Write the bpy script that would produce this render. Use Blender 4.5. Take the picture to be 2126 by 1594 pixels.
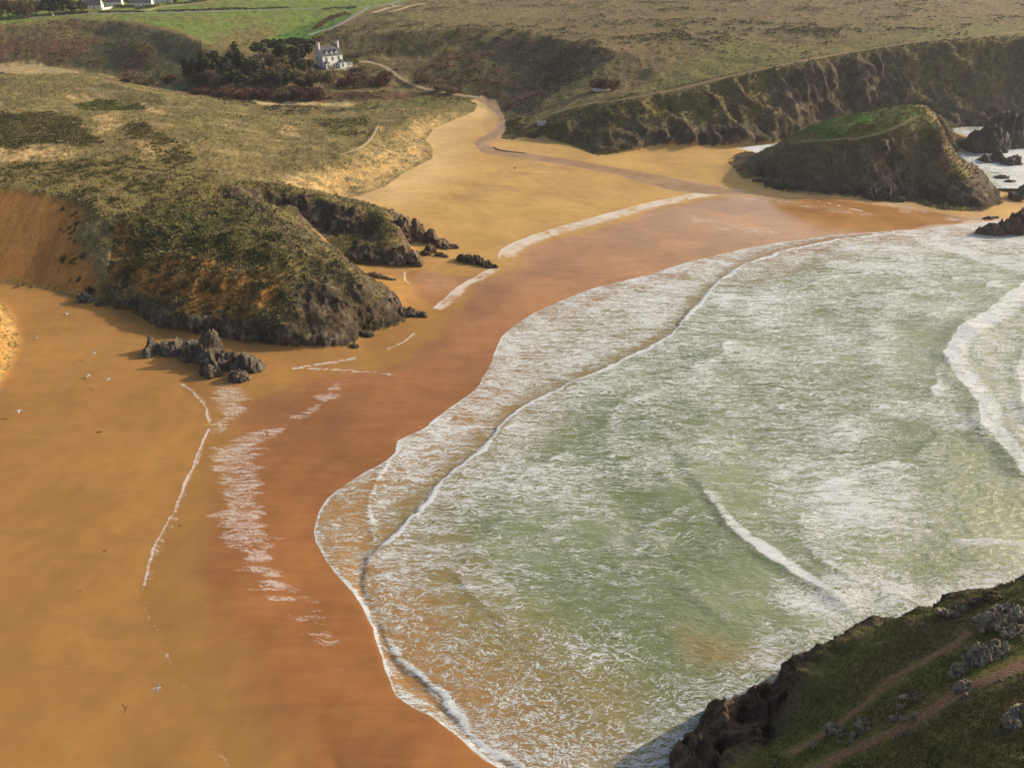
import bpy, bmesh, math, random, time
import numpy as np
from mathutils import Vector, Matrix
T0 = time.time()
for o in list(bpy.data.objects):
    bpy.data.objects.remove(o)
scene = bpy.context.scene
COL = scene.collection
random.seed(7)
RNG = np.random.default_rng(7)

# ------------------------------------------------------------------ camera
IW, IH, F = 2126.0, 1594.0, 1400.0          # the photograph's pixels and focal length in pixels
CAM_H, PITCH = 80.0, math.radians(33.5)
cd = bpy.data.cameras.new('camera')
cam = bpy.data.objects.new('camera', cd)
COL.objects.link(cam)
cam.location = (0, 0, CAM_H)
cam.rotation_euler = (math.pi / 2 - PITCH, 0, 0)
cd.sensor_fit = 'HORIZONTAL'
cd.sensor_width = 36.0
cd.lens = 36.0 * F / IW
cd.clip_start = 1.0
cd.clip_end = 20000.0
scene.camera = cam

# ------------------------------------------------------------------ sky, sun, exposure
SUN_EL, SUN_AZ = math.radians(23.0), math.radians(21.0)   # azimuth measured from +X towards +Y
world = bpy.data.worlds.new('World')
scene.world = world
world.use_nodes = True
wn = world.node_tree.nodes
wl = world.node_tree.links
wn.clear()
sky = wn.new('ShaderNodeTexSky')
sky.sky_type = 'NISHITA'
sky.sun_disc = False
sky.sun_elevation = SUN_EL
sky.sun_rotation = math.pi / 2 - SUN_AZ
sky.air_density = 1.0
sky.dust_density = 4.0
sky.ozone_density = 1.0
bg = wn.new('ShaderNodeBackground')
bg.inputs['Strength'].default_value = 0.145
wo = wn.new('ShaderNodeOutputWorld')
wl.new(sky.outputs[0], bg.inputs[0])
wl.new(bg.outputs[0], wo.inputs[0])
sd = bpy.data.lights.new('sun', 'SUN')
sun = bpy.data.objects.new('sun', sd)
COL.objects.link(sun)
sd.energy = 3.9
sd.angle = math.radians(0.6)
sd.color = (1.0, 0.84, 0.62)
sdir = Vector((math.cos(SUN_EL) * math.cos(SUN_AZ), math.cos(SUN_EL) * math.sin(SUN_AZ), math.sin(SUN_EL)))
sun.rotation_euler = sdir.to_track_quat('Z', 'Y').to_euler()
sun.location = (200, -60, 300)
scene.view_settings.view_transform = 'Standard'
scene.view_settings.look = 'None'
scene.view_settings.exposure = 0.12
scene.view_settings.gamma = 1.0
scene.view_settings.use_curve_mapping = False
scene.render.engine = 'CYCLES'
scene.cycles.max_bounces = 5
scene.cycles.diffuse_bounces = 2
scene.cycles.glossy_bounces = 2
scene.cycles.transparent_max_bounces = 6
scene.cycles.volume_bounces = 0

# ------------------------------------------------------------------ small maths
CP, SP = math.cos(PITCH), math.sin(PITCH)

def ray(px, py):
    u, v = px - IW / 2, py - IH / 2
    return np.array([u, F * CP - v * SP, -(F * SP + v * CP)])

def P(px, py, z=0.0):
    """where the line of sight through a photograph pixel meets the level z"""
    d = ray(px, py)
    t = (CAM_H - z) / -d[2]
    return np.array([d[0] * t, d[1] * t, z])

def proj(x, y, z):
    dz = z - CAM_H
    fw = y * CP - dz * SP
    up = y * SP + dz * CP
    return IW / 2 + F * x / fw, IH / 2 - F * up / fw

def smooth(a, b, x):
    t = np.clip((x - a) / (b - a), 0, 1)
    return t * t * (3 - 2 * t)

def _h(ix, iy, iz, seed):
    n = (ix.astype(np.uint32) * np.uint32(374761393) + iy.astype(np.uint32) * np.uint32(668265263)
         + iz.astype(np.uint32) * np.uint32(2147483647 - 1013) + np.uint32(seed) * np.uint32(362437))
    n = (n ^ (n >> np.uint32(13))) * np.uint32(1274126177)
    n = n ^ (n >> np.uint32(16))
    return (n & np.uint32(0xffffff)).astype(np.float32) / np.float32(0xffffff)

def noise2(x, y, seed=0):
    x = np.asarray(x, np.float32); y = np.asarray(y, np.float32)
    xf, yf = np.floor(x), np.floor(y)
    ix, iy = xf.astype(np.int64), yf.astype(np.int64)
    fx, fy = x - xf, y - yf
    fx = fx * fx * (3 - 2 * fx); fy = fy * fy * (3 - 2 * fy)
    z = np.zeros_like(ix)
    a, b = _h(ix, iy, z, seed), _h(ix + 1, iy, z, seed)
    c, d = _h(ix, iy + 1, z, seed), _h(ix + 1, iy + 1, z, seed)
    return (a + (b - a) * fx + (c - a + (a - b - c + d) * fx) * fy) * 2 - 1

def noise3(x, y, z, seed=0):
    x = np.asarray(x, np.float32); y = np.asarray(y, np.float32); z = np.asarray(z, np.float32)
    xf, yf, zf = np.floor(x), np.floor(y), np.floor(z)
    ix, iy, iz = xf.astype(np.int64), yf.astype(np.int64), zf.astype(np.int64)
    fx, fy, fz = x - xf, y - yf, z - zf
    fx = fx * fx * (3 - 2 * fx); fy = fy * fy * (3 - 2 * fy); fz = fz * fz * (3 - 2 * fz)
    r = []
    for k in (0, 1):
        a, b = _h(ix, iy, iz + k, seed), _h(ix + 1, iy, iz + k, seed)
        c, d = _h(ix, iy + 1, iz + k, seed), _h(ix + 1, iy + 1, iz + k, seed)
        r.append(a + (b - a) * fx + (c - a + (a - b - c + d) * fx) * fy)
    return (r[0] + (r[1] - r[0]) * fz) * 2 - 1

def fbm2(x, y, octv=4, seed=0, gain=0.5, ridged=False):
    s = 0; a = 1.0; tot = 0
    for i in range(octv):
        n = noise2(x * 2 ** i + 17.3 * i, y * 2 ** i - 9.1 * i, seed + i)
        s = s + a * ((1 - 2 * np.abs(n)) if ridged else n)
        tot += a; a *= gain
    return s / tot

def fbm3(x, y, z, octv=4, seed=0, gain=0.5, ridged=False):
    s = 0; a = 1.0; tot = 0
    for i in range(octv):
        k = 2 ** i
        n = noise3(x * k + 17.3 * i, y * k - 9.1 * i, z * k + 3.7 * i, seed + i)
        s = s + a * ((1 - 2 * np.abs(n)) if ridged else n)
        tot += a; a *= gain
    return s / tot

def catmull(pts, step=1.0, closed=False):
    """smooth dense polyline through pts (n,k)"""
    p = np.asarray(pts, float)
    n = len(p)
    out = []
    segs = n if closed else n - 1
    for i in range(segs):
        if closed:
            p0, p1, p2, p3 = p[(i - 1) % n], p[i], p[(i + 1) % n], p[(i + 2) % n]
        else:
            p1, p2 = p[i], p[i + 1]
            p0 = p[i - 1] if i > 0 else 2 * p1 - p2
            p3 = p[i + 2] if i + 2 < n else 2 * p2 - p1
        L = np.linalg.norm((p2 - p1)[:2])
        k = max(2, int(L / step))
        t = (np.arange(k) / k)[:, None]
        # centripetal-ish: damp tangents of uneven segments
        l0 = max(np.linalg.norm((p1 - p0)[:2]), 1e-6); l2 = max(np.linalg.norm((p3 - p2)[:2]), 1e-6)
        m1 = ((p1 - p0) / l0 + (p2 - p1) / max(L, 1e-6)) * 0.5 * L
        m2 = ((p3 - p2) / l2 + (p2 - p1) / max(L, 1e-6)) * 0.5 * L
        h = (2 * t ** 3 - 3 * t ** 2 + 1) * p1 + (t ** 3 - 2 * t ** 2 + t) * m1 + (-2 * t ** 3 + 3 * t ** 2) * p2 + (t ** 3 - t ** 2) * m2
        out.append(h)
    if not closed:
        out.append(p[-1:])
    return np.concatenate(out)

# ------------------------------------------------------------------ the lie of the land: contour and break lines
LINES = []          # dense 3-D polylines the height field passes through
def L(*pts, step=0.7):
    c = catmull([P(*p) if len(p) == 3 else np.array(p[:3], float) for p in pts], step)
    LINES.append(c)
    return c

def W(x, y, z):
    return (x, y, z, 'w')

def off(c, dx, dy, z, step=1):
    d = c[::step].copy(); d[:, 0] += dx; d[:, 1] += dy
    d[:, 2] = z
    LINES.append(d)
    return d

def offn(c, dist, z):
    """line beside c, dist metres to its left (plan), at level(s) z"""
    t = np.gradient(c[:, :2], axis=0)
    t /= np.linalg.norm(t, axis=1)[:, None] + 1e-9
    k = 25
    ker = np.ones(k) / k
    tx = np.convolve(np.pad(t[:, 0], k // 2, 'edge'), ker, 'valid'); ty = np.convolve(np.pad(t[:, 1], k // 2, 'edge'), ker, 'valid')
    d = c.copy()
    d[:, 0] += -ty * dist; d[:, 1] += tx * dist
    d[:, 2] = z
    LINES.append(d)
    return d

# swash, bore and wave lines of the sea, in photograph pixels
E2 = [(2126, 455), (2000, 465), (1890, 478), (1760, 486), (1640, 500), (1560, 514), (1430, 545), (1330, 575), (1230, 600), (1130, 640), (1050, 690), (1015, 760), (985, 810),
      (930, 850), (880, 890), (827, 915), (822, 940), (740, 990), (680, 1035), (652, 1100), (680, 1170), (735, 1230), (765, 1280),
      (785, 1340), (806, 1400), (820, 1445), (890, 1485), (960, 1535), (1030, 1590), (1110, 1660), (1200, 1760)]
B1 = [(1900, 480), (1700, 507), (1560, 545), (1500, 580), (1440, 640), (1400, 690), (1300, 745), (1180, 800), (1080, 850), (1000, 930),
      (900, 1020), (840, 1090), (775, 1160), (762, 1220), (790, 1290), (820, 1360), (900, 1440), (950, 1500), (1010, 1560), (1075, 1600), (1160, 1680)]
B2 = [(1375, 890), (1430, 970), (1480, 1040), (1530, 1110), (1600, 1160), (1660, 1200), (1720, 1230)]
B3 = [(2160, 560), (2060, 640), (1990, 690), (1965, 740), (1990, 790), (2025, 830), (2040, 880), (2090, 940), (2140, 1000)]
E1 = [(1560, 392), (1480, 396), (1330, 425), (1230, 452), (1110, 487), (1040, 520), (1030, 550), (990, 572), (930, 612), (895, 645), (862, 690),
      (800, 724), (740, 742), (600, 765)]
L1 = [(375, 795), (420, 838), (438, 880), (405, 955), (365, 1045), (312, 1150), (292, 1235), (318, 1300), (358, 1385), (400, 1470), (445, 1545), (520, 1640)]

e2 = L(*[(x, y, 0.42) for x, y in E2])
L(*[(x, y, -0.35) for x, y in B1[2:]])
L(*[(x, y, -2.2) for x, y in B2])
L(*[(x, y, -4.0) for x, y in B3])
L(*[(x, y, 0.95) for x, y in E1])
L(*[(x, y, 0.95) for x, y in L1])
L((1450, 760, -1.3), (1350, 900, -1.5), (1250, 1050, -1.3), (1200, 1200, -1.2), (1250, 1400, -1.1), (1330, 1594, -1.2))
L((1800, 600, -2.2), (1750, 850, -2.8), (1900, 1000, -3.2), (1800, 1150, -3))
L((2126, 520, -3), (2500, 480, -6))
L((2500, 300, -6), (2500, 700, -7), (2700, 1100, -8))
# beach
L((-700, 1000, 5.0), (-600, 1594, 4.5), (-500, 2200, 4))
L((-100, 850, 3.3), (-40, 1100, 2.6), (-20, 1350, 2.2), (0, 1594, 2.0), (100, 2000, 1.8))
L((150, 760, 2.8), (180, 1000, 2.1), (160, 1250, 1.7), (220, 1594, 1.4))
L((560, 870, 0.8), (500, 1000, 0.8), (480, 1150, 0.8), (560, 1300, 0.75), (640, 1450, 0.7), (700, 1594, 0.7))
L((1000, 620, 0.7), (900, 730, 0.7), (760, 850, 0.7), (660, 960, 0.68))
L((1480, 430, 0.75), (1300, 480, 0.72), (1150, 560, 0.7))
L((1700, 430, 0.3), (1850, 445, 0.15), (1980, 460, -0.2))
L((830, 430, 3.0), (960, 330, 3.3), (985, 290, 3.3), (1005, 250, 3.2), (1015, 225, 3.3))
L((860, 520, 1.9), (960, 460, 1.9), (1060, 400, 1.9), (1150, 350, 1.9))
L((1030, 305, 2.9), (1150, 318, 2.1), (1300, 345, 1.4), (1450, 370, 1.0), (1560, 385, 0.8))
L((1100, 300, 3.0), (1180, 310, 2.2), (1260, 326, 1.4), (1400, 330, 0.9), (1520, 335, 0.6))
# small dune at the left edge of the beach
L((-140, 560, 13), (-70, 620, 11), (-45, 690, 8.5), (-60, 790, 7), (-200, 900, 7))
L((-40, 600, 4.4), (8, 632, 4.0), (34, 680, 3.6), (40, 720, 3.5), (5, 785, 3.4), (-80, 880, 3.4))
# dune slip face, crest and dune field
L((-600, 330, 23), (-300, 355, 22.5), (-100, 370, 21.5), (0, 380, 21), (100, 397, 19.8), (180, 420, 18.4), (225, 455, 16.5))
L((-300, 575, 4.5), (-100, 588, 4.3), (0, 592, 4.2), (80, 600, 4.0), (160, 618, 3.6), (235, 640, 3.1))
L((-500, 300, 22), (-200, 300, 22), (0, 312, 21), (150, 305, 20), (300, 300, 19), (420, 310, 17), (520, 322, 14))
L((-500, 240, 19), (-100, 245, 19), (60, 240, 18.5), (180, 245, 18.2), (260, 252, 18.5), (330, 262, 17.8), (400, 275, 16))
L((150, 212, 14.6), (220, 218, 14.0), (300, 222, 14.2))
L((-500, 180, 18), (-200, 172, 18), (0, 163, 17.5), (100, 158, 17.2), (180, 160, 17), (250, 178, 17), (330, 198, 16), (400, 216, 14.5), (480, 238, 12.5), (560, 252, 11.0))
L((560, 285, 10.5), (640, 262, 9.5), (720, 262, 9.0))
L((560, 345, 12.5), (640, 337, 12), (715, 325, 11.2), (770, 290, 10.4), (830, 258, 9.2), (900, 228, 8), (960, 212, 6.6))
L((690, 412, 3.6), (745, 407, 3.9), (800, 388, 4), (850, 352, 4), (897, 330, 4), (900, 312, 4), (884, 292, 4), (900, 268, 4), (950, 247, 4), (984, 233, 4), (992, 220, 4.2))
# rocky headland on the left: crest, nose, foot
hc = L((300, 372, 19), (400, 378, 18), (470, 384, 16.8), (550, 425, 16.5), (610, 465, 15.6), (680, 515, 14.2), (725, 550, 12.8), (750, 582, 10.8))
_k = hc[int(len(hc) * .42):]
off(_k, 7.0, 6.0, np.interp(np.linspace(0, 1, len(_k)), [0, .3, 1], [13.0, 4.0, 3.4]))
L((260, 455, 16.5), (330, 470, 16.3), (430, 480, 16), (520, 500, 15.4), (600, 530, 14), (660, 565, 12))
L((245, 525, 11.5), (330, 562, 11), (430, 574, 11.5), (540, 565, 12.2), (620, 592, 10.4), (690, 610, 8.8))
L((240, 612, 5.0), (330, 642, 5.6), (430, 650, 6.2), (520, 655, 6.6), (600, 660, 6.8), (680, 660, 5.6), (715, 655, 4.8))
L((235, 632, 3.0), (280, 660, 2.6), (330, 690, 2.1), (420, 702, 1.9), (520, 716, 1.7), (600, 722, 1.6), (680, 722, 1.5), (735, 715, 1.35), (745, 690, 1.3), (790, 683, 1.2), (830, 670, 1.2), (846, 660, 1.2), (838, 645, 1.3))
L((758, 600, 8.6), (775, 622, 6.4), (800, 645, 3.8), (822, 655, 2.2))
# cove behind it and the second promontory
t1 = L((490, 386, 15.8), (560, 389, 13.4), (640, 404, 11.7), (710, 425, 10.6), (775, 433, 9.6), (800, 455, 9.2), (828, 476, 8.8))
_k = t1[: int(len(t1) * .8)]
off(_k, -1.5, -8.0, np.interp(np.linspace(0, 1, len(_k)), [0, .35, 1], [13.5, 4.0, 3.2]))
L((720, 548, 2.5), (790, 551, 2.3), (835, 549, 2.2), (850, 540, 2.2), (850, 520, 2.3), (836, 500, 2.5))
L((740, 500, 6.2), (800, 505, 6.5), (826, 512, 6.3))
L((700, 416, 4.4), (760, 428, 4.0), (806, 440, 3.4), (845, 462, 2.8), (856, 490, 2.5))
# valley floor, wood, left hill, fields, village
L((-400, 150, 9), (-100, 138, 9.5), (100, 138, 9), (300, 170, 8), (400, 190, 7.2), (480, 207, 6.8), (560, 212, 6.5), (700, 228, 6), (850, 218, 5.5), (950, 206, 4.8), (1010, 208, 4.2))
L((-500, 70, 27), (-200, 62, 28), (0, 54, 28.5), (140, 43, 29.2), (220, 43, 29.4), (290, 50, 29), (390, 76, 27), (425, 92, 24))
L((-400, 128, 13), (0, 126, 12), (170, 130, 11.5), (330, 166, 9), (400, 180, 9))
L((100, 80, 22), (180, 75, 21.5), (300, 95, 21), (380, 130, 15))
L((420, 150, 14), (520, 130, 17.5), (620, 132, 15), (690, 137, 13.5), (740, 130, 13.5))
L((430, 30, 30), (600, 42, 27.5), (690, 64, 24))
L((500, 72, 24.5), (600, 92, 20.5), (640, 100, 18))
L((-600, 22, 32), (100, 30, 31), (300, 18, 32), (600, 2, 32.5), (800, 12, 31.2), (1000, 14, 32))
# right-hand side of the valley, heath plateau
L((680, 84, 21.5), (760, 70, 26), (850, 63, 28.5), (1000, 60, 29.5), (1100, 67, 30), (1200, 84, 29.5), (1290, 106, 28.4), (1380, 125, 26))
L((760, 152, 9.5), (850, 179, 7.2), (950, 199, 5.4), (1020, 214, 4.4), (1048, 240, 3.4), (1056, 262, 3.1), (1045, 285, 3.0))
L((800, 118, 15), (900, 112, 18), (1000, 122, 17.5), (1100, 142, 16.5), (1150, 170, 13.5), (1110, 215, 8.5))
L((1075, 285, 4.5), (1100, 265, 6.4), (1150, 235, 10.4), (1200, 210, 14), (1250, 190, 17), (1330, 165, 20))
cc = L((1150, 262, 8), (1200, 236, 12), (1270, 214, 16.2), (1400, 185, 20.8), (1500, 163, 24.2), (1620, 139, 28), (1750, 114, 30.8), (1900, 91, 34.4), (2030, 82, 35.6), (2126, 82, 35.8), (2400, 82, 36))
L((1062, 294, 3.0), (1130, 289, 2.9), (1185, 301, 2.4), (1240, 318, 1.4), (1350, 316, 0.9), (1500, 309, 0.3), (1600, 300, -0.4), (1650, 288, -0.8), (1750, 273, -1), (1850, 266, -1), (1960, 272, -1), (1992, 268, -1), (2060, 268, -1.4), (2126, 262, -1.5), (2300, 262, -2), (2600, 300, -4))
L((1500, 72, 31), (1800, 52, 36.5), (2126, 42, 38.5), (2500, 42, 39))
L((1000, 30, 31.5), (1200, 22, 33.5), (1500, 12, 37), (1700, 3, 40), (2126, 2, 41), (2600, 2, 41))
for rr, zz in ((1100, 36), (2500, 40), (6500, 45)):
    LINES.append(np.array([[rr * math.sin(a), rr * math.cos(a), zz] for a in np.linspace(-1.15, 1.15, 1200)]))
# islet
L((1582, 368, 0.7), (1590, 390, 0.4), (1640, 400, 0.2), (1700, 404, 0.1), (1800, 408, -0.2), (1900, 418, -0.4), (1955, 432, -0.5), (2035, 436, -0.6), (2078, 418, -0.8), (2062, 382, -1), (2010, 345, -1.2), (1992, 320, -1.2))
L((1600, 322, 8.5), (1625, 302, 12), (1700, 291, 16), (1800, 284, 18.2), (1860, 266, 21), (1900, 241, 24), (1920, 218, 25.6), (1885, 213, 25.8))
isk = L((1608, 302, 8), (1640, 276, 13), (1700, 253, 18.6), (1800, 229, 23), (1885, 213, 25.8))
off(isk, 2, 14, -1.0)
L((1745, 266, 20), (1840, 244, 23), (1880, 232, 24.6))
L((1925, 216, 25.2), (1950, 246, 22.6), (1962, 290, 18), (1972, 318, 12.5))
off(np.array([[x, y, 0] for x, y in zip(np.linspace(isk[-1, 0] + 16, isk[-1, 0] + 60, 60), np.linspace(isk[-1, 1] + 16, isk[-1, 1] + 25, 60))]), 0, 0, -2.0)
L((2015, 318, -1.6), (2060, 335, -2), (2126, 360, -2.5), (2300, 380, -4))
L((1945, 222, 16), (1972, 262, 10), (1988, 300, 4))
L((1790, 345, 9.5), (1850, 330, 12), (1900, 316, 13.2), (1960, 330, 11.6), (2010, 362, 7.6), (2050, 395, 3.5))
L((1830, 375, 3.6), (1900, 385, 3.2), (1960, 400, 2.6), (2020, 412, 1.8))
# near headland, lower right of the picture
nc = L((3600, 980, 28), (2600, 1090, 27), (2300, 1155, 26.5), (2126, 1206, 25.0), (1950, 1264, 21.5), (1830, 1340, 18), (1765, 1385, 15.6), (1730, 1425, 14), (1712, 1480, 13), (1690, 1525, 12.6), (1640, 1555, 12.5), (1590, 1580, 12.4), (1540, 1640, 12.5), (1500, 1800, 13))
_t = offn(nc, 1.0, 0.0); LINES.pop()
_n = (nc[:, :2] - _t[:, :2])                      # unit vector towards the sea
_b = nc.copy(); _b[:, :2] += _n * (2.0 + 0.42 * nc[:, 2:3]); _b[:, 2] = -2.5
LINES.append(_b)
_m = nc.copy(); _m[:, :2] += _n * (1.0 + 0.10 * nc[:, 2:3]); _m[:, 2] = nc[:, 2] * 0.72
LINES.append(_m)
NEAR_BASE = _b
L((2600, 1330, 31), (2300, 1360, 30), (2126, 1385, 28.2), (1990, 1440, 25.8), (1900, 1494, 23.2), (1800, 1545, 19), (1700, 1592, 15.8), (1640, 1660, 15))
L((2600, 1600, 33), (2300, 1600, 31.5), (2126, 1594, 30), (1950, 1610, 26), (1850, 1660, 23), (1780, 1800, 21))
L((2600, 2100, 36), (2126, 2100, 33), (1800, 2200, 26))

# ------------------------------------------------------------------ height field: relax between the lines on a polar plan grid
PCX, PCY = 0.0, -53.0
U0, U1 = math.radians(-70), math.radians(70)
V0, V1 = math.log(48.0), math.log(7000.0)
def to_uv(x, y):
    dx, dy = x - PCX, y - PCY
    return (np.arctan2(dx, dy) - U0) / (U1 - U0), (np.log(np.maximum(np.hypot(dx, dy), 1e-3)) - V0) / (V1 - V0)

ALLP = np.concatenate(LINES)
LU, LV = to_uv(ALLP[:, 0], ALLP[:, 1])
def relax():
    Hh = None
    for nu, nv, it in ((44, 62, 400), (88, 125, 250), (175, 250, 160), (350, 500, 110), (700, 1000, 70)):
        iu = np.clip((LU * (nu - 1)).round().astype(int), 0, nu - 1)
        iv = np.clip((LV * (nv - 1)).round().astype(int), 0, nv - 1)
        k = iu * nv + iv
        cnt = np.bincount(k, minlength=nu * nv)
        sm = np.bincount(k, weights=ALLP[:, 2], minlength=nu * nv)
        fix = cnt > 0
        val = np.where(fix, sm / np.maximum(cnt, 1), 0).reshape(nu, nv)
        fix = fix.reshape(nu, nv)
        if Hh is None:
            Hh = np.full((nu, nv), 5.0)
        else:
            a = np.linspace(0, Hh.shape[0] - 1, nu); b = np.linspace(0, Hh.shape[1] - 1, nv)
            ia = np.minimum(a.astype(int), Hh.shape[0] - 2); ib = np.minimum(b.astype(int), Hh.shape[1] - 2)
            fa = (a - ia)[:, None]; fb = (b - ib)[None]
            Hh = (Hh[ia][:, ib] * (1 - fa) * (1 - fb) + Hh[ia + 1][:, ib] * fa * (1 - fb) + Hh[ia][:, ib + 1] * (1 - fa) * fb + Hh[ia + 1][:, ib + 1] * fa * fb)
        for i in range(it):
            Q = np.pad(Hh, 1, 'edge')
            Hn = 0.25 * (Q[:-2, 1:-1] + Q[2:, 1:-1] + Q[1:-1, :-2] + Q[1:-1, 2:])
            Hh = np.where(fix, val, Hh + 1.0 * (Hn - Hh))
    for i in range(3):
        Q = np.pad(Hh, 1, 'edge')
        Hh = 0.5 * Hh + 0.125 * (Q[:-2, 1:-1] + Q[2:, 1:-1] + Q[1:-1, :-2] + Q[1:-1, 2:])
    return Hh
HG = relax()

def sample(G, x, y):
    u, v = to_uv(np.asarray(x, float), np.asarray(y, float))
    a = np.clip(u * (G.shape[0] - 1), 0, G.shape[0] - 1.001); b = np.clip(v * (G.shape[1] - 1), 0, G.shape[1] - 1.001)
    ia, ib = a.astype(int), b.astype(int)
    fa, fb = a - ia, b - ib
    return G[ia, ib] * (1 - fa) * (1 - fb) + G[ia + 1, ib] * fa * (1 - fb) + G[ia, ib + 1] * (1 - fa) * fb + G[ia + 1, ib + 1] * fa * fb

def onto(px, py, n=1500):
    """the first point of the ground under a photograph pixel"""
    d = ray(px, py)
    d = d / np.linalg.norm(d)
    t = np.geomspace(25, 4000, n)
    x, y, z = d[0] * t, d[1] * t, CAM_H + d[2] * t
    below = np.nonzero(z <= sample(HG, x, y))[0]
    if not len(below):
        return P(px, py, 0)
    i = max(below[0], 1)
    t2 = np.linspace(t[i - 1], t[i], 40)
    x, y, z = d[0] * t2, d[1] * t2, CAM_H + d[2] * t2
    j = np.nonzero(z <= sample(HG, x, y) + 1e-6)[0]
    j = j[0] if len(j) else -1
    return np.array([x[j], y[j], sample(HG, x[j:j + 1] if j >= 0 else x[-1:], y[j:j + 1] if j >= 0 else y[-1:])[0]])

def ground(pxs):
    return np.array([onto(*p) for p in pxs])

def sdist_poly(x, y, poly, reach):
    """signed distance (inside positive) to a closed plan polygon, evaluated only within reach of it"""
    out = np.full(x.shape, -1e3)
    lo = poly[:, :2].min(0) - reach; hi = poly[:, :2].max(0) + reach
    m = (x > lo[0]) & (x < hi[0]) & (y > lo[1]) & (y < hi[1])
    xs, ys = x[m], y[m]
    if not len(xs):
        return out
    d2 = np.full(xs.shape, 1e12); ins = np.zeros(xs.shape, bool)
    n = len(poly)
    for i in range(n):
        ax, ay = poly[i, :2]; bx, by = poly[(i + 1) % n, :2]
        ex, ey = bx - ax, by - ay
        t = np.clip(((xs - ax) * ex + (ys - ay) * ey) / (ex * ex + ey * ey + 1e-9), 0, 1)
        d2 = np.minimum(d2, (xs - ax - t * ex) ** 2 + (ys - ay - t * ey) ** 2)
        c = ((ay > ys) != (by > ys))
        ins ^= c & (xs < ex * (ys - ay) / (ey if abs(ey) > 1e-9 else 1e-9) + ax)
    out[m] = np.where(ins, 1, -1) * np.sqrt(d2)
    return out

def dist_line(x, y, line, reach, extra=False):
    """distance to an open plan polyline (with position along it 0..1), inf beyond reach; negative side flag too"""
    d = np.full(x.shape, 1e3); al = np.zeros(x.shape); sg = np.zeros(x.shape)
    lo = line[:, :2].min(0) - reach; hi = line[:, :2].max(0) + reach
    m = (x > lo[0]) & (x < hi[0]) & (y > lo[1]) & (y < hi[1])
    xs, ys = x[m], y[m]
    if not len(xs):
        return (d, al, sg) if extra else d
    d2 = np.full(xs.shape, 1e12); a = np.zeros(xs.shape); s = np.zeros(xs.shape)
    seg = np.hypot(*np.diff(line[:, :2], axis=0).T); cum = np.concatenate([[0], np.cumsum(seg)])
    for i in range(len(line) - 1):
        ax, ay = line[i, :2]; bx, by = line[i + 1, :2]
        ex, ey = bx - ax, by - ay
        t = np.clip(((xs - ax) * ex + (ys - ay) * ey) / (ex * ex + ey * ey + 1e-9), 0, 1)
        q = (xs - ax - t * ex) ** 2 + (ys - ay - t * ey) ** 2
        b = q < d2
        d2 = np.where(b, q, d2)
        if extra:
            a = np.where(b, (cum[i] + t * seg[i]) / cum[-1], a)
            s = np.where(b, np.sign(ex * (ys - ay) - ey * (xs - ax)), s)
    d[m] = np.sqrt(d2)
    if extra:
        al[m] = a; sg[m] = s
        return d, al, sg
    return d

# ------------------------------------------------------------------ terrain grid: columns fan out, rows are closer where the ground is steep
def make_cols(n_in, n_out, lim=0.68, far=2.1):
    a = np.linspace(-lim, lim, n_in)
    o = np.geomspace(1.0, far / lim, n_out + 1)[1:] * lim
    return np.concatenate([-o[::-1], a, o])
TANC = make_cols(840, 26)
NCOL, NROW = len(TANC), 1000
rs = np.geomspace(60, 6500, 2600)
cth = 1 / np.sqrt(1 + TANC ** 2); sth = TANC * cth
RX = sth[:, None] * rs[None]; RY = PCY + cth[:, None] * rs[None]
RZ = sample(HG, RX, RY)
fwd = np.maximum(RY * CP - (RZ - CAM_H) * SP, 20)
sy = -F * (RY * SP + (RZ - CAM_H) * CP) / fwd
dr = np.gradient(rs)[None]
dz = np.gradient(RZ, axis=1)
wgt = np.abs(np.gradient(sy, axis=1)) + 0.30 * np.sqrt(dr ** 2 + dz ** 2) * F / np.maximum(np.hypot(RY, RZ - CAM_H), 30) * (rs[None] < 1200) + 1e-4
ker = np.hanning(31); ker /= ker.sum()
cumw = np.cumsum(wgt, axis=1); cumw = cumw / cumw[:, -1:]
pad = np.pad(cumw, ((15, 15), (0, 0)), 'edge')
cumw = sum(ker[k] * pad[k:k + NCOL] for k in range(31))
tg = np.linspace(0, 1, NROW)
RR = np.array([np.interp(tg, cumw[i] - cumw[i, 0], rs) for i in range(NCOL)])
TX = sth[:, None] * RR; TY = PCY + cth[:, None] * RR
TZ = sample(HG, TX, TY)
print('grid', round(time.time() - T0, 1))

# ------------------------------------------------------------------ zones of the ground (plan polygons)
def plan(px, z=None):
    return np.array([P(x, y, z) if z is not None else onto(x, y) for x, y in px])

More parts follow.
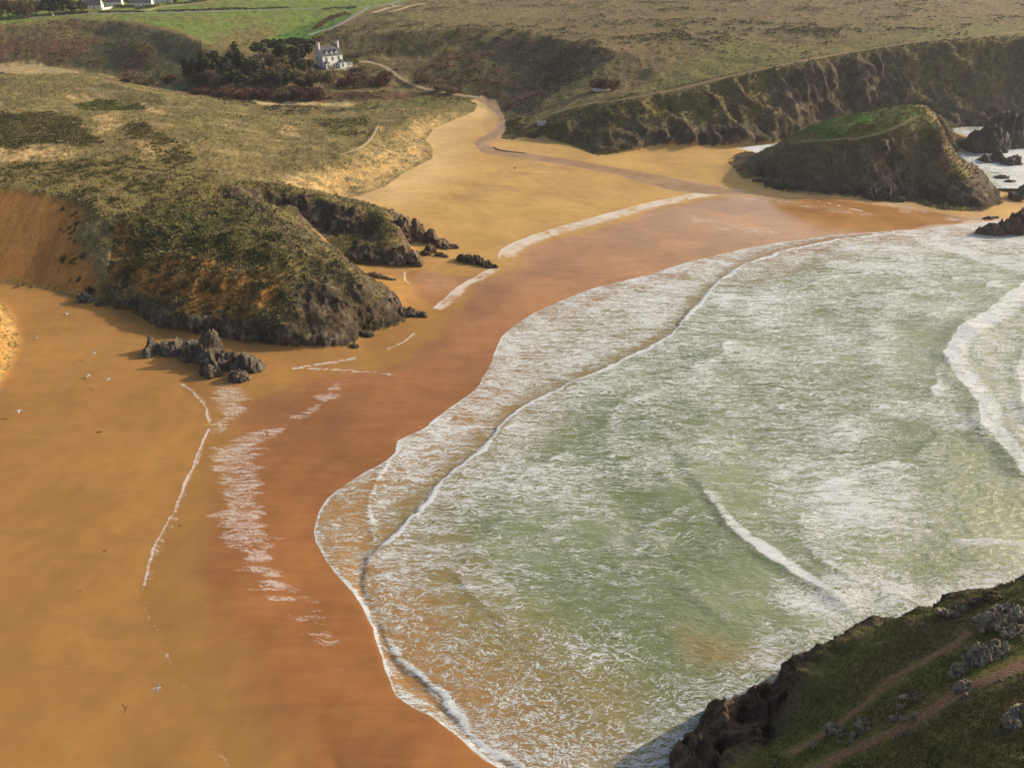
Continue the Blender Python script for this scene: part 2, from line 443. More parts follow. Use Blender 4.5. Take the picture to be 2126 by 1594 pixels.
COAST = np.concatenate([
    [[-900, 110, 0]],
    plan([(-300, 575), (-100, 588), (0, 592), (80, 600), (160, 618), (235, 632)], 4.0),
    plan([(280, 660), (330, 690), (420, 702), (520, 716), (600, 722), (680, 722), (735, 715), (748, 692), (790, 684), (830, 671), (846, 660), (838, 645)], 1.6),
    [[hc[-1, 0] + 8, hc[-1, 1] + 5, 0], [hc[len(hc) // 2, 0] + 9, hc[len(hc) // 2, 1] + 9, 0]],
    [[t1[int(len(t1) * .45), 0] - 2, t1[int(len(t1) * .45), 1] - 10, 0]],
    plan([(735, 550), (790, 552), (835, 550), (852, 540), (852, 518), (856, 490), (845, 462), (806, 440), (760, 428), (700, 414)], 2.5),
    plan([(690, 412), (745, 408), (800, 389), (850, 353), (897, 331), (900, 312), (884, 292), (900, 268), (950, 247), (984, 233), (992, 220), (975, 212), (1000, 206), (1030, 214), (1046, 240), (1052, 262), (1040, 285)], 3.9),
    plan([(1062, 294), (1130, 289), (1185, 301), (1240, 318)], 2.4),
    plan([(1350, 316), (1500, 309), (1600, 300), (1650, 288), (1750, 273), (1850, 266), (1960, 272), (1992, 268), (2060, 268), (2126, 262), (2300, 262), (2600, 300)], 0),
    [[1500, 400, 0], [4000, 6000, 0], [-4000, 6000, 0]]])
ISLET = plan([(1578, 368), (1586, 392), (1640, 402), (1700, 406), (1800, 410), (1900, 420), (1955, 434), (2035, 438), (2084, 418), (2066, 382), (2010, 345)], 0)
ISLET = np.concatenate([ISLET, [[isk[-1, 0] + 14, isk[-1, 1] + 10, 0], [isk[-1, 0] + 2, isk[-1, 1] + 15, 0], [isk[len(isk) // 2, 0] + 2, isk[len(isk) // 2, 1] + 15, 0], [isk[0, 0], isk[0, 1] + 12, 0]]])
NEARP = np.concatenate([NEAR_BASE[::20], [[60, -60, 0], [300, -60, 0], [400, 40, 0]]])
DUNELET = plan([(-60, 590), (8, 630), (34, 680), (40, 720), (5, 787), (-80, 885)], 3.6)
DUNELET = np.concatenate([DUNELET, [[-300, 80, 0], [-300, 150, 0]]])
HEADL = np.concatenate([plan([(238, 634), (280, 660), (330, 690), (420, 702), (520, 716), (600, 722), (680, 722), (735, 715), (748, 692), (790, 684), (830, 671), (846, 660), (838, 645)], 1.6),
                        [[hc[-1, 0] + 8, hc[-1, 1] + 5, 0], [hc[len(hc) // 2, 0] + 9, hc[len(hc) // 2, 1] + 9, 0]],
                        [[t1[int(len(t1) * .45), 0] - 2, t1[int(len(t1) * .45), 1] - 10, 0]],
                        plan([(735, 550), (790, 552), (835, 550), (852, 540), (852, 518), (856, 490), (845, 462), (806, 440), (760, 428), (700, 414)], 2.5),
                        ground([(650, 398), (560, 384), (480, 378), (400, 384), (310, 420), (240, 470), (225, 560)])])
CLIFFR = np.concatenate([plan([(1040, 285), (1062, 294), (1130, 289), (1185, 301), (1240, 318)], 2.6),
                         plan([(1350, 316), (1500, 309), (1600, 300), (1650, 288), (1750, 273), (1850, 266), (1960, 272), (1992, 268), (2060, 268), (2126, 262), (2300, 262), (2600, 300)], 0),
                         [[1200, 420, 0], [600, 430, 0]],
                         ground([(2126, 76), (2030, 77), (1900, 86), (1750, 109), (1620, 133), (1500, 157), (1400, 178), (1270, 207), (1200, 222), (1150, 238), (1100, 262), (1060, 275)])])
DUNES = np.concatenate([[[-900, 112, 0]], plan([(-300, 572), (-100, 585), (0, 589), (80, 597), (160, 615), (232, 630)], 4.0),
                        ground([(225, 560), (240, 470), (310, 420), (400, 384), (480, 378), (560, 384), (650, 398)]),
                        plan([(690, 412), (745, 408), (800, 389), (850, 353), (897, 331), (900, 312), (884, 292), (900, 268), (950, 247), (984, 233), (992, 220)], 3.9),
                        ground([(930, 214), (800, 226), (700, 236), (600, 240), (520, 225), (430, 205), (330, 182), (260, 168), (180, 150), (100, 150), (0, 156)]),
                        [[-700, 430, 0]]])
d_land = sdist_poly(TX, TY, COAST, 60)
d_isl = sdist_poly(TX, TY, ISLET, 30)
d_near = sdist_poly(TX, TY, NEARP, 30)
d_dl = sdist_poly(TX, TY, DUNELET, 20)
d_head = sdist_poly(TX, TY, HEADL, 20)
d_cliff = sdist_poly(TX, TY, CLIFFR, 30)
d_dune = sdist_poly(TX, TY, DUNES, 30)
Z_BEACH, Z_DUNE, Z_HEAD, Z_HILL, Z_CLIFF, Z_ISL, Z_NEAR = range(7)
zone = np.where(d_land > 0, Z_HILL, Z_BEACH)
zone = np.where((d_dune > 0), Z_DUNE, zone)
zone = np.where((d_dl > 0), Z_DUNE, zone)
zone = np.where((d_head > 0), Z_HEAD, zone)
zone = np.where((d_cliff > 0), Z_CLIFF, zone)
zone = np.where((d_isl > 0), Z_ISL, zone)
zone = np.where((d_near > 0), Z_NEAR, zone)
zone = np.where((d_isl > -16) & (TZ > 1.3) & (zone == Z_BEACH) & (TX > 90), Z_ISL, zone)
zone = np.where((TX > 100) & (TY > 236) & (d_land < 0) & (zone == Z_BEACH) & (TZ > 0.9), Z_ISL, zone)
zone = np.where((d_near > -12) & (TZ > 1.3) & (zone == Z_BEACH) & (TX > 10), Z_NEAR, zone)
print('zones', round(time.time() - T0, 1))

# slope of the smooth ground
def normals(X, Y, Z):
    ax, ay, az = np.gradient(X, axis=0), np.gradient(Y, axis=0), np.gradient(Z, axis=0)
    bx, by, bz = np.gradient(X, axis=1), np.gradient(Y, axis=1), np.gradient(Z, axis=1)
    nx, ny, nz = ay * bz - az * by, az * bx - ax * bz, ax * by - ay * bx
    l = np.sqrt(nx * nx + ny * ny + nz * nz) + 1e-9
    return nx / l, ny / l, nz / l
NX, NY, NZ = normals(TX, TY, TZ)
sgn = np.where(NZ < 0, -1, 1); NX *= sgn; NY *= sgn; NZ *= sgn
slope = np.degrees(np.arccos(np.clip(NZ, 0, 1)))

# paths keep the ground even
PATHS = {
    'cliff_path': (ground([(1150, 236), (1205, 219), (1280, 209), (1420, 182), (1500, 162), (1620, 136), (1750, 111), (1900, 88), (2030, 76), (2126, 66), (2220, 60)]), 0.75),
    'spur_path': (ground([(1086, 268), (1110, 254), (1150, 234), (1180, 220), (1206, 204), (1236, 196)]), 0.7),
    'farm_track': (ground([(1004, 205), (960, 199), (920, 191), (880, 184), (842, 169), (815, 150), (795, 138), (770, 130), (738, 128)]), 1.3),
    'upper_path': (ground([(1515, 70), (1580, 90), (1640, 98)]), 0.5),
    'islet_path': (ground([(1640, 300), (1700, 292), (1760, 288), (1810, 281), (1860, 265), (1895, 246)]), 0.35),
    'slope_path': (ground([(1640, 1562), (1700, 1528), (1745, 1497), (1800, 1456), (1850, 1412), (1920, 1372), (1990, 1332), (2012, 1310)]), 0.33),
    'stony_path': (ground([(1640, 1640), (1700, 1592), (1790, 1545), (1900, 1494), (1990, 1436), (2060, 1404), (2126, 1376), (2230, 1330)]), 0.55),
    'dune_path': (ground([(785, 262), (772, 285), (755, 302), (735, 312), (705, 322)]), 0.45),
}
ROADS = {
    'village_lane': (ground([(60, 37), (120, 33), (190, 29), (240, 28), (320, 27), (420, 24.5), (560, 20.5), (650, 18), (765, 15), (790, 12), (830, 3)]), 2.4),
    'valley_lane': (ground([(763, 15.5), (752, 24), (728, 38), (695, 56), (660, 67), (640, 74)]), 2.0),
    'gravel_track': (ground([(772, 27), (790, 22), (812, 15), (830, 12)]), 3.0),
    'sandy_track': (ground([(806, 26), (830, 20), (850, 13), (880, 8)]), 2.2),
    'house_track': (ground([(230, 27.5), (255, 23), (300, 22), (330, 16), (400, 8), (440, 3)]), 1.2),
}
dpath = np.full(TX.shape, 1e3)
for ln, w in list(PATHS.values()) + list(ROADS.values()):
    dpath = np.minimum(dpath, dist_line(TX, TY, ln, 8) - w)

# ------------------------------------------------------------------ relief
x32, y32 = TX.astype(np.float32), TY.astype(np.float32)
dist = np.hypot(TX, TY)
n30 = fbm2(x32 / 30, y32 / 30, 3, 11); n8 = fbm2(x32 / 8, y32 / 8, 4, 21); n2 = fbm2(x32 / 2.2, y32 / 2.2, 3, 31); n1 = fbm2(x32 / 0.8, y32 / 0.8, 2, 41)
veg = np.zeros(TX.shape)                       # height of the scrub/tussock relief, metres
inland = smooth(0.0, 6.0, np.maximum(np.maximum(d_land, d_dl), np.maximum(d_isl, d_near)))
veg = np.where(zone == Z_DUNE, 1.3 * n30 + 1.0 * n8 + 0.30 * n2 + 0.10 * n1, veg)
veg = np.where(zone == Z_HILL, 1.2 * n30 * smooth(900, 400, dist) + 0.8 * n8 + 0.5 * np.maximum(n2, -0.2) + 0.15 * n1, veg)
veg = np.where(zone == Z_HEAD, 1.5 * fbm2(x32 / 11, y32 / 11, 3, 25, ridged=True) + 0.7 * n8 + 0.35 * n2 + 0.14 * n1 - 0.3, veg)
veg = np.where(zone == Z_CLIFF, 0.45 * n8 + 0.3 * n2 + 0.15 * n1, veg)
veg = np.where(zone == Z_ISL, 0.35 * n8 + 0.22 * n2 + 0.12 * n1, veg)
veg = np.where(zone == Z_NEAR, 0.28 * n8 + 0.20 * n2 + 0.13 * n1, veg)
slip = smooth(-1, 3, sdist_poly(TX, TY, np.concatenate([[[-400, 130, 0]], plan([(-300, 575), (0, 591), (80, 598), (165, 616), (215, 620)], 4.1), ground([(205, 560), (165, 490), (190, 440), (150, 418), (90, 400), (0, 388), (-100, 378), (-300, 362)])]), 10))
veg *= inland * (1 - 0.9 * slip) * smooth(0.2, 3.0, dpath)
TZ = TZ + veg
# bare rock: steep ground of the headlands, cliffs and islet
rock = smooth(0, 14, slope - np.where(zone == Z_CLIFF, 42, np.where(zone == Z_NEAR, 57, np.where(zone == Z_ISL, 50, 36))) + 12 * n8 + 6 * n2) * ((zone == Z_HEAD) | (zone == Z_CLIFF) | (zone == Z_ISL) | (zone == Z_NEAR))
band = {Z_HEAD: (4.8, 7.2), Z_ISL: (3.5, 7.5), Z_CLIFF: (5, 13), Z_NEAR: (6.0, 10.5)}
for zid, (a, b) in band.items():
    k = (zone == zid)
    dcoast = {Z_HEAD: d_head, Z_ISL: d_isl, Z_CLIFF: d_cliff, Z_NEAR: d_near}[zid]
    low = 1 - smooth(a, b, TZ + 1.6 * n8 + 0.8 * n2)
    rock = np.where(k, np.maximum(rock, low * (slope > 14)), rock)
rock = rock * np.where(zone == Z_CLIFF, smooth(-20, 40, TX * 1.0 - 30 + 0 * TY) * 1.0, 1)
nose = smooth(0, 6, sdist_poly(TX, TY, ground([(560, 610), (650, 560), (735, 570), (760, 600), (850, 655), (760, 715), (600, 722)]), 20))
rock = np.maximum(rock, nose * (zone == Z_HEAD) * 0.95)
cove = smooth(-1, 3, sdist_poly(TX, TY, np.concatenate([t1[::30], t1[::-1][::30] + np.array([-1, -11, 0])]), 20))
rock = np.maximum(rock, cove * (zone == Z_HEAD))
relief = np.where(zone == Z_CLIFF, np.maximum(rock, 0.75 * smooth(20, 36, slope) * smooth(0.4, 3.0, dpath)), rock)
# rock relief pushed out along the surface normal
mrk = relief > 0.02
X3, Y3, Z3 = TX[mrk].astype(np.float32), TY[mrk].astype(np.float32), TZ[mrk].astype(np.float32)
big = np.where(zone[mrk] == Z_CLIFF, 2.0, 1.0) * np.where(zone[mrk] == Z_HEAD, 0.75, 1.0)
# strata lean: coordinates sheared so that ribs run obliquely down the face
sx, szz = X3 + 0.5 * Z3, Z3 - 0.25 * X3
disp = (zone[mrk] == Z_CLIFF) * 2.6 * fbm3((X3 + 0.7 * Z3) / 21, Y3 / 30, Z3 / 26, 4, 57, 0.55) + big * (2.0 * fbm3(sx / 11, Y3 / 11, Z3 / 22, 2, 51, ridged=True) + 1.05 * fbm3(sx / 4, Y3 / 4, Z3 / 7, 3, 61, ridged=True)) + 0.55 * fbm3(sx / 1.3, Y3 / 1.3, szz / 1.9, 3, 71, ridged=True) - 0.4
disp *= relief[mrk] * smooth(-0.5, 2.5, np.maximum.reduce([d_land[mrk], d_isl[mrk], d_near[mrk]]) + 1.0)
TX = TX.copy(); TY = TY.copy()
hx, hy, hz = NX[mrk], NY[mrk], NZ[mrk]
TX[mrk] += hx * disp; TY[mrk] += hy * disp; TZ[mrk] += hz * disp * 0.8
ripple = 0.02 * fbm2(x32 / 6, y32 / 2.5, 2, 81)
TZ = np.where(zone == Z_BEACH, TZ + ripple, TZ)

def mesh_z(x, y):
    """height of the built ground at plan points"""
    x = np.asarray(x, float); y = np.asarray(y, float)
    tc = (x - PCX) / np.maximum(y - PCY, 1e-3)
    c = np.interp(tc, TANC, np.arange(NCOL))
    r = np.hypot(x - PCX, y - PCY)
    c0 = np.clip(c.astype(int), 0, NCOL - 2); fc = c - c0
    out = np.zeros(x.shape)
    for i in range(x.size):
        z = 0
        for k, wk in ((0, 1 - fc.flat[i]), (1, fc.flat[i])):
            col = c0.flat[i] + k
            z += wk * np.interp(r.flat[i], RR[col], TZ[col])
        out.flat[i] = z
    return out
print('relief', round(time.time() - T0, 1))

# ------------------------------------------------------------------ ground colours (albedo) and surface masks
def C(r, g, b):
    return np.array([r, g, b], np.float32)
ALB = np.zeros(TX.shape + (3,), np.float32)
def paint(mask, col):
    global ALB
    m = np.clip(mask, 0, 1)[..., None].astype(np.float32)
    ALB = ALB * (1 - m) + m * col
def patch(px, soft=4.0, rag=3.0, world=False):
    poly = px if world else ground(px)
    return smooth(-soft * 0.6, soft * 0.6, sdist_poly(TX, TY, poly, 30) + rag * (n8 + 1.0 * n2 + 0.6 * n1))
k8 = 0.5 + 0.5 * n8; k2 = 0.5 + 0.5 * n2; k1 = 0.5 + 0.5 * n1; k30 = 0.5 + 0.5 * n30
def mixn(a, b, t):
    t = np.clip(t, 0, 1)[..., None].astype(np.float32)
    return a * (1 - t) + b * t
SAND = C(0.53, 0.335, 0.120); SANDPALE = C(0.63, 0.45, 0.225); SANDOR = C(0.47, 0.225, 0.062)
MARRAM = C(0.220, 0.172, 0.068); MARRAMD = C(0.075, 0.072, 0.026); STRAW = C(0.46, 0.35, 0.17)
TURF = C(0.135, 0.140, 0.038); TURFB = C(0.205, 0.175, 0.066); GREEN = C(0.085, 0.175, 0.028); FIELD = C(0.165, 0.220, 0.045)
HEATH = C(0.190, 0.138, 0.062); HEATHD = C(0.085, 0.065, 0.040); BRACK = C(0.155, 0.080, 0.045); OLIVE = C(0.140, 0.122, 0.044)
SCRUB = C(0.050, 0.048, 0.024)
ROCKD = C(0.092, 0.070, 0.047); ROCKG = C(0.265, 0.215, 0.145); ROCKO = C(0.19, 0.115, 0.060)

ALB[:] = SAND
# hills: olive-brown heath everywhere, then fields, valley scrub and bracken
hill = (zone == Z_HILL)
h = mixn(HEATH, OLIVE, smooth(0.3, 0.75, k30 * 0.6 + k8 * 0.4))
h = mixn(h, TURFB * 0.9, smooth(0.5, 0.7, fbm2(x32 / 45, y32 / 16, 3, 78) * .5 + .5) * 0.6)
h = mixn(h, HEATHD, smooth(0.50, 0.70, k2 * 0.35 + k8 * 0.4 + 0.25 * k30) * 0.8)
ALB = np.where(hill[..., None], h, ALB)
turfpl = patch([(1150, 236), (1280, 205), (1420, 130), (1520, 80), (1700, 100), (1850, 75), (2126, 48), (2300, 45), (2300, 90), (2126, 84), (1900, 94), (1700, 124), (1500, 165), (1280, 216)], 6, 5)
paint(hill * turfpl * 0.9, mixn(TURF, TURFB, k8))
paint(hill * patch([(830, 30), (1000, 20), (1150, 18), (1100, 40), (950, 50), (850, 50)], 8, 14) * 0.7, TURFB)
paint(hill * patch([(1550, 20), (1700, 8), (2126, 5), (2126, 30), (1800, 40), (1600, 45)], 10, 16) * 0.5, HEATH)
dark = patch([(850, 150), (920, 110), (1000, 85), (1150, 80), (1250, 95), (1280, 120), (1200, 170), (1110, 230), (1060, 260), (1050, 235), (1000, 205), (900, 185)], 8, 5)
paint(hill * dark * 0.85, mixn(mixn(SCRUB * 1.2, BRACK * 0.75, smooth(0.35, 0.6, k8)), OLIVE * 0.7, smooth(0.5, 0.7, k30 * .5 + k2 * .5)))
ol = patch([(1110, 235), (1150, 190), (1220, 150), (1290, 120), (1300, 150), (1240, 190), (1160, 230)], 4, 5)
paint(hill * ol * 0.75, mixn(MARRAM, OLIVE, k2))
lefthill = patch([(-200, 66), (0, 56), (140, 46), (280, 52), (385, 78), (400, 120), (410, 180), (330, 170), (170, 134), (0, 130), (-200, 140)], 6, 4)
paint(hill * lefthill, mixn(mixn(SCRUB * 1.7, OLIVE * 1.05, smooth(0.35, 0.7, k8)), BRACK, smooth(0.45, 0.7, k30 * .7 + k2 * .3)))
fields = patch([(-500, 60), (0, 50), (140, 40), (290, 46), (400, 74), (430, 90), (560, 90), (640, 90), (690, 62), (770, 20), (860, 0), (600, -6), (0, -5), (-500, 0)], 4, 2)
paint(hill * fields, mixn(FIELD, TURFB, smooth(0.45, 0.9, k30) * 0.8))
paint(hill * patch([(540, 100), (580, 78), (640, 50), (700, 30), (735, 28), (690, 58), (640, 84), (600, 104)], 4, 3), GREEN)
paint(hill * patch([(430, 145), (432, 85), (520, 62), (580, 55), (560, 90), (520, 115), (480, 140)], 4, 5) * 0.8, mixn(OLIVE, MARRAM, k2))
paint(hill * patch([(1000, 62), (860, 64), (760, 72), (690, 92), (700, 110), (800, 118), (900, 115), (960, 90)], 5, 3) * 0.8, mixn(OLIVE * 0.75, HEATH * 0.8, k2))
reeds = patch([(-300, 150), (0, 132), (90, 130), (140, 145), (230, 160), (210, 172), (120, 160), (0, 150), (-300, 165)], 4, 4)
paint(hill * reeds, STRAW * 0.85)
paint(hill * patch([(370, 185), (480, 185), (620, 192), (760, 190), (880, 188), (930, 198), (800, 206), (650, 214), (520, 212), (430, 200)], 4, 3), mixn(BRACK * 1.1, HEATHD, k8))
paint(hill * patch([(520, 208), (640, 214), (740, 216), (742, 224), (640, 222), (540, 218)], 2, 2), STRAW)
paint(hill * patch([(700, 228), (760, 215), (880, 200), (980, 206), (970, 216), (850, 226), (740, 236)], 4, 3) * 0.9, mixn(OLIVE, TURF, k8))
paint(hill * patch([(330, 178), (385, 176), (380, 184), (340, 184)], 2, 1), GREEN)
# dunes: marram over sand, bald pale patches and dark hollows
dune = (zone == Z_DUNE)
dn = mixn(MARRAM * 0.9, TURFB * 0.85, smooth(0.3, 0.7, k30))
dn = mixn(dn, MARRAMD * 1.3, smooth(0.50, 0.66, 0.45 * k2 + 0.55 * k8) * 0.8)
dn = mixn(dn, STRAW * 0.75, smooth(0.52, 0.75, fbm2(x32 / 20, y32 / 5, 4, 77) * .5 + .5) * 0.55)
bald = smooth(0.55, 0.72, 0.55 * k8 + 0.45 * k2)
dn = mixn(dn, STRAW, bald * 0.45)
ALB = np.where(dune[..., None], dn, ALB)
paint(dune * patch([(-100, 240), (100, 235), (180, 250), (215, 290), (150, 312), (0, 312), (-100, 300)], 5, 5) * 0.85, mixn(MARRAMD, MARRAM, k2 * 0.6))
paint(dune * patch([(250, 245), (310, 255), (400, 320), (380, 360), (310, 330), (260, 300)], 4, 5) * 0.8, mixn(MARRAMD, MARRAM, k2 * 0.6))
paint(dune * patch([(0, 325), (200, 310), (400, 340), (520, 378), (400, 384), (250, 430), (200, 430), (100, 398), (0, 382)], 4, 4) * 0.75, mixn(MARRAMD * 1.1, MARRAM, k2))
for pg in ([(170, 245), (240, 235), (270, 255), (250, 275), (200, 275)], [(0, 305), (90, 300), (180, 305), (160, 330), (40, 335), (-40, 345), (-80, 320)], [(130, 202), (180, 192), (300, 215), (370, 235), (330, 240), (280, 228)], [(265, 290), (350, 300), (345, 325), (280, 320)], [(640, 205), (900, 222), (890, 226), (640, 215)], [(570, 262), (620, 262), (625, 285), (575, 282)]):
    paint(dune * patch(pg, 4, 7) * (0.85 - 0.8 * smooth(0.42, 0.6, 0.6 * k2 + 0.4 * k1)), mixn(SANDPALE * 0.9, SAND, k2))
paint(dune * patch([(160, 214), (210, 205), (300, 220), (305, 228), (230, 232), (165, 226)], 2, 2), mixn(TURF, GREEN, 0.3 + 0 * k2))
paint(dune * patch([(650, 250), (770, 238), (760, 275), (690, 285)], 3, 3) * 0.8, mixn(TURF, OLIVE, k8))
front = patch([(560, 370), (640, 350), (720, 335), (780, 300), (830, 268), (905, 235), (985, 232), (890, 275), (905, 325), (800, 390), (690, 414), (620, 396)], 4, 4)
paint(dune * front * (1 - smooth(0.35, 0.62, 0.5 * k8 + 0.5 * k2)) * 0.9, mixn(SAND, SANDPALE, k8))
paint(dune * front * smooth(0.5, 0.7, k2) * 0.5, STRAW * 0.8)
paint(smooth(-1, 1.5, d_dl + n2) * (0.9 - 0.6 * smooth(5.5, 8, TZ + n2)), mixn(SAND * 0.9, SANDOR, k8))
paint(slip, mixn(SANDOR * 0.92, SANDOR * 0.75, smooth(0.4, 0.7, fbm2(x32 / 1.5, y32 / 12, 4, 79) * .5 + .5)))
sliptuft = patch([(130, 440), (215, 455), (235, 560), (235, 625), (160, 615), (130, 560), (150, 500)], 2, 3) * smooth(0.55, 0.66, 0.6 * k2 + 0.4 * k1)
paint(slip * sliptuft, MARRAMD)
# left headland
hd = (zone == Z_HEAD)
hg = mixn(mixn(MARRAMD, C(0.055, 0.066, 0.020), smooth(0.4, 0.7, k8)), TURFB * 0.8, smooth(0.1, 0.9, np.clip((TX - P(420, 520, 14)[0]) / 26, 0, 1)) * 0.9)
hg = mixn(hg, OLIVE, smooth(0.5, 0.75, k2) * 0.5)
hg = mixn(hg, mixn(MARRAM * 0.8, OLIVE, k8), smooth(P(400, 430, 17)[1] - 4, P(400, 395, 18)[1], TY + 3 * n8) * 0.85)
ALB = np.where(hd[..., None], hg, ALB)
orange = patch([(190, 430), (250, 470), (270, 520), (330, 545), (420, 525), (490, 545), (580, 590), (600, 662), (430, 660), (300, 645), (235, 625), (205, 560)], 3, 6)
paint(hd * orange * (1 - smooth(0.54, 0.68, 0.5 * k2 + 0.5 * k8)) * 0.95, SANDOR * 0.95)
paint(hd * orange * smooth(0.5, 0.7, k2) * 0.7, MARRAMD * 0.8)
greyg = patch([(470, 385), (560, 430), (680, 515), (735, 560), (740, 620), (640, 640), (600, 590), (640, 540), (560, 470), (490, 420)], 3, 3)
paint(hd * greyg * 0.8, mixn(C(0.17, 0.14, 0.085), C(0.10, 0.09, 0.05), k2))
# right-hand cliffs: grassy upper slope running down between rock ribs
cl = (zone == Z_CLIFF)
cg = mixn(MARRAM * 0.95, OLIVE, k8)
cg = mixn(cg, HEATHD, smooth(0.5, 0.75, k2) * 0.6)
ALB = np.where(cl[..., None], cg, ALB)
paint(cl * smooth(0.55, 0.8, k30 * 0.5 + k8 * 0.5) * smooth(4, 10, TZ), ROCKO * 0.9)
spur = patch([(1062, 292), (1075, 262), (1150, 232), (1250, 215), (1260, 260), (1230, 316), (1190, 300), (1130, 288)], 4, 3)
paint(cl * spur * 0.8, mixn(SCRUB, OLIVE * 0.6, k8))
# islet
il = (zone == Z_ISL)
ig = mixn(mixn(TURF, GREEN * 0.9, smooth(0.3, 0.7, k8)), MARRAM, smooth(17.5, 12.5, TZ + 2 * n8) * 0.7)
ig = mixn(ig, MARRAM * 1.1, smooth(P(1900, 240, 22)[0], P(1950, 260, 22)[0], TX))
ALB = np.where(il[..., None], ig, ALB)
paint(il * smooth(27, 38, slope + 6 * n8) * 0.75, mixn(HEATHD * 1.2, mixn(ROCKO, MARRAM, smooth(0.4, 0.7, k8)), k2))
paint(il * smooth(0.45, 0.7, k8) * smooth(16, 10, TZ), mixn(HEATHD * 1.3, ROCKO, k2))
# near headland
nr = (zone == Z_NEAR)
ng = mixn(C(0.115, 0.128, 0.035), C(0.155, 0.115, 0.048), smooth(0.35, 0.75, 0.6 * k8 + 0.4 * k30))
ng = mixn(ng, C(0.205, 0.175, 0.055), smooth(0.55, 0.8, k2) * 0.6)
ALB = np.where(nr[..., None], ng, ALB)
paint(nr * patch([(1730, 1440), (1800, 1350), (1960, 1262), (2126, 1210), (2126, 1250), (1990, 1330), (1850, 1400), (1780, 1450)], 2, 2) * 0.7, mixn(C(0.165, 0.108, 0.054), C(0.115, 0.088, 0.042), k8))
# rock colours
rc = mixn(ROCKD, ROCKG, smooth(0.45, 0.85, 0.5 * k2 + 0.3 * k8 + 0.2 * k1))
rc = mixn(rc, ROCKO, smooth(0.55, 0.8, k30 * 0.5 + k8 * 0.5) * 0.55)
rc = mixn(rc, ROCKD * 0.55, smooth(3.2, 1.2, TZ - 0.5 * (zone == Z_HEAD) + n8 * 1.0) * 0.8)        # weed-dark tide zone
rc = np.where((nr)[..., None], mixn(C(0.075, 0.050, 0.036), C(0.120, 0.080, 0.056), k2), rc)
paint(rock, rc)
paint(nr * rock * smooth(18, 22, TZ + n8), mixn(ROCKG * 0.8, ROCKD, k2))

# beach: pale dry back of the beach, wet sheet below the last wave's reach
b_ = (zone == Z_BEACH)
W_L1 = plan(L1, 0.95); W_E1 = plan(E1, 0.95); W_E2 = plan(E2, 0.42); W_B1 = plan(B1, 0.0)
WETP = np.concatenate([W_L1[::-1], plan([(430, 795), (520, 800), (575, 790)], 0.95), W_E1[::-1], plan([(1640, 398), (1750, 405), (1900, 418), (2050, 440), (2300, 450)], 0.3), [[120, 20, 0], [-20, 10, 0]]])
d_wet = sdist_poly(TX, TY, WETP, 40)
wet = smooth(-0.5, 14.0, d_wet + 3.0 * n8 + 3 * n30) * b_
wetline = smooth(-0.4, 0.3, d_wet) * b_
lag = smooth(-2, 2, sdist_poly(TX, TY, plan([(835, 575), (870, 565), (1000, 575), (960, 600), (905, 640), (870, 625)], 1.0), 8)) * 0.7
wet = np.maximum(wet, lag * b_)
STREAM_L = [(978, 214), (1012, 228), (1036, 250), (1028, 275), (996, 292), (984, 305), (1000, 322), (1080, 332), (1180, 343), (1290, 362), (1400, 392), (1480, 398)]
STREAM_R = [(1016, 218), (1040, 238), (1050, 258), (1046, 280), (1030, 294), (1010, 304), (1040, 314), (1110, 322), (1200, 332), (1310, 350), (1440, 372), (1570, 395)]
STRP = np.concatenate([plan(STREAM_L, 2.0), plan(STREAM_R, 2.0)[::-1]])
d_str = sdist_poly(TX, TY, STRP, 12)
wet = np.maximum(wet, smooth(-1.5, 1.0, d_str + 0.5 * n2) * b_ * 0.9)
pale = smooth(26, 4, np.minimum(dist_line(TX, TY, plan([(745, 408), (800, 389), (850, 353), (897, 331), (884, 292), (950, 247), (992, 220)], 4), 40), 1e3) + 6 * n8) * b_
paint(b_ * pale * 0.65, SANDPALE)
paint(b_ * smooth(P(400, 900, 1)[0], P(-200, 900, 1)[0], TX) * smooth(190, 130, TY) * 0.0, SANDPALE)
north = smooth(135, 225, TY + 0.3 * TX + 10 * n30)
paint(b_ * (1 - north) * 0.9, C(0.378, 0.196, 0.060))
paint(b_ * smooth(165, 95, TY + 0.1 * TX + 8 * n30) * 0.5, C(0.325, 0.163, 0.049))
# darker drift and debris on the middle beach
drift = patch([(880, 425), (960, 395), (1100, 340), (1180, 345), (1080, 400), (960, 425)], 6, 6) * smooth(0.35, 0.7, fbm2(x32 / 14, y32 / 4, 4, 91) * 0.5 + 0.5)
paint(b_ * drift * 0.45, C(0.30, 0.20, 0.10))
trk = patch([(20, 690), (110, 640), (200, 700), (180, 800), (90, 900), (20, 860)], 8, 4) * smooth(0.5, 0.75, k2)
paint(b_ * trk * 0.3, C(0.27, 0.17, 0.09))

# foam left on the beach: swash lines and the lacy sheets they leave
foam = np.zeros(TX.shape)
def trail(px, z, w_sea, w_land, dens, taper=True, side=1):
    global foam
    ln = catmull(plan(px, z), 1.0)
    d, al, sg = dist_line(TX, TY, ln, 14, True)
    s = d * sg * side + 0.35 * n2 + 0.6 * n8
    f = np.where(s > 0, 1 - smooth(0.35 * w_sea, w_sea, s + 1.5 * n8), 1 - smooth(0, w_land, -s))
    if taper:
        f = f * smooth(0, 0.06, al) * smooth(1, 0.94, al)
    f = f * np.clip(0.86 + 0.35 * n8 + 0.25 * n2, 0, 1)
    crest = (1 - smooth(0.12, 0.42 + 0.05 * w_sea, np.abs(s - 0.15))) * np.clip(0.88 + 0.25 * n8, 0, 1) * smooth(0, 0.05, al) * smooth(1, 0.95, al)
    foam = np.maximum(foam, np.maximum(f * dens * 0.9, crest * min(1.0, dens * 1.2)))
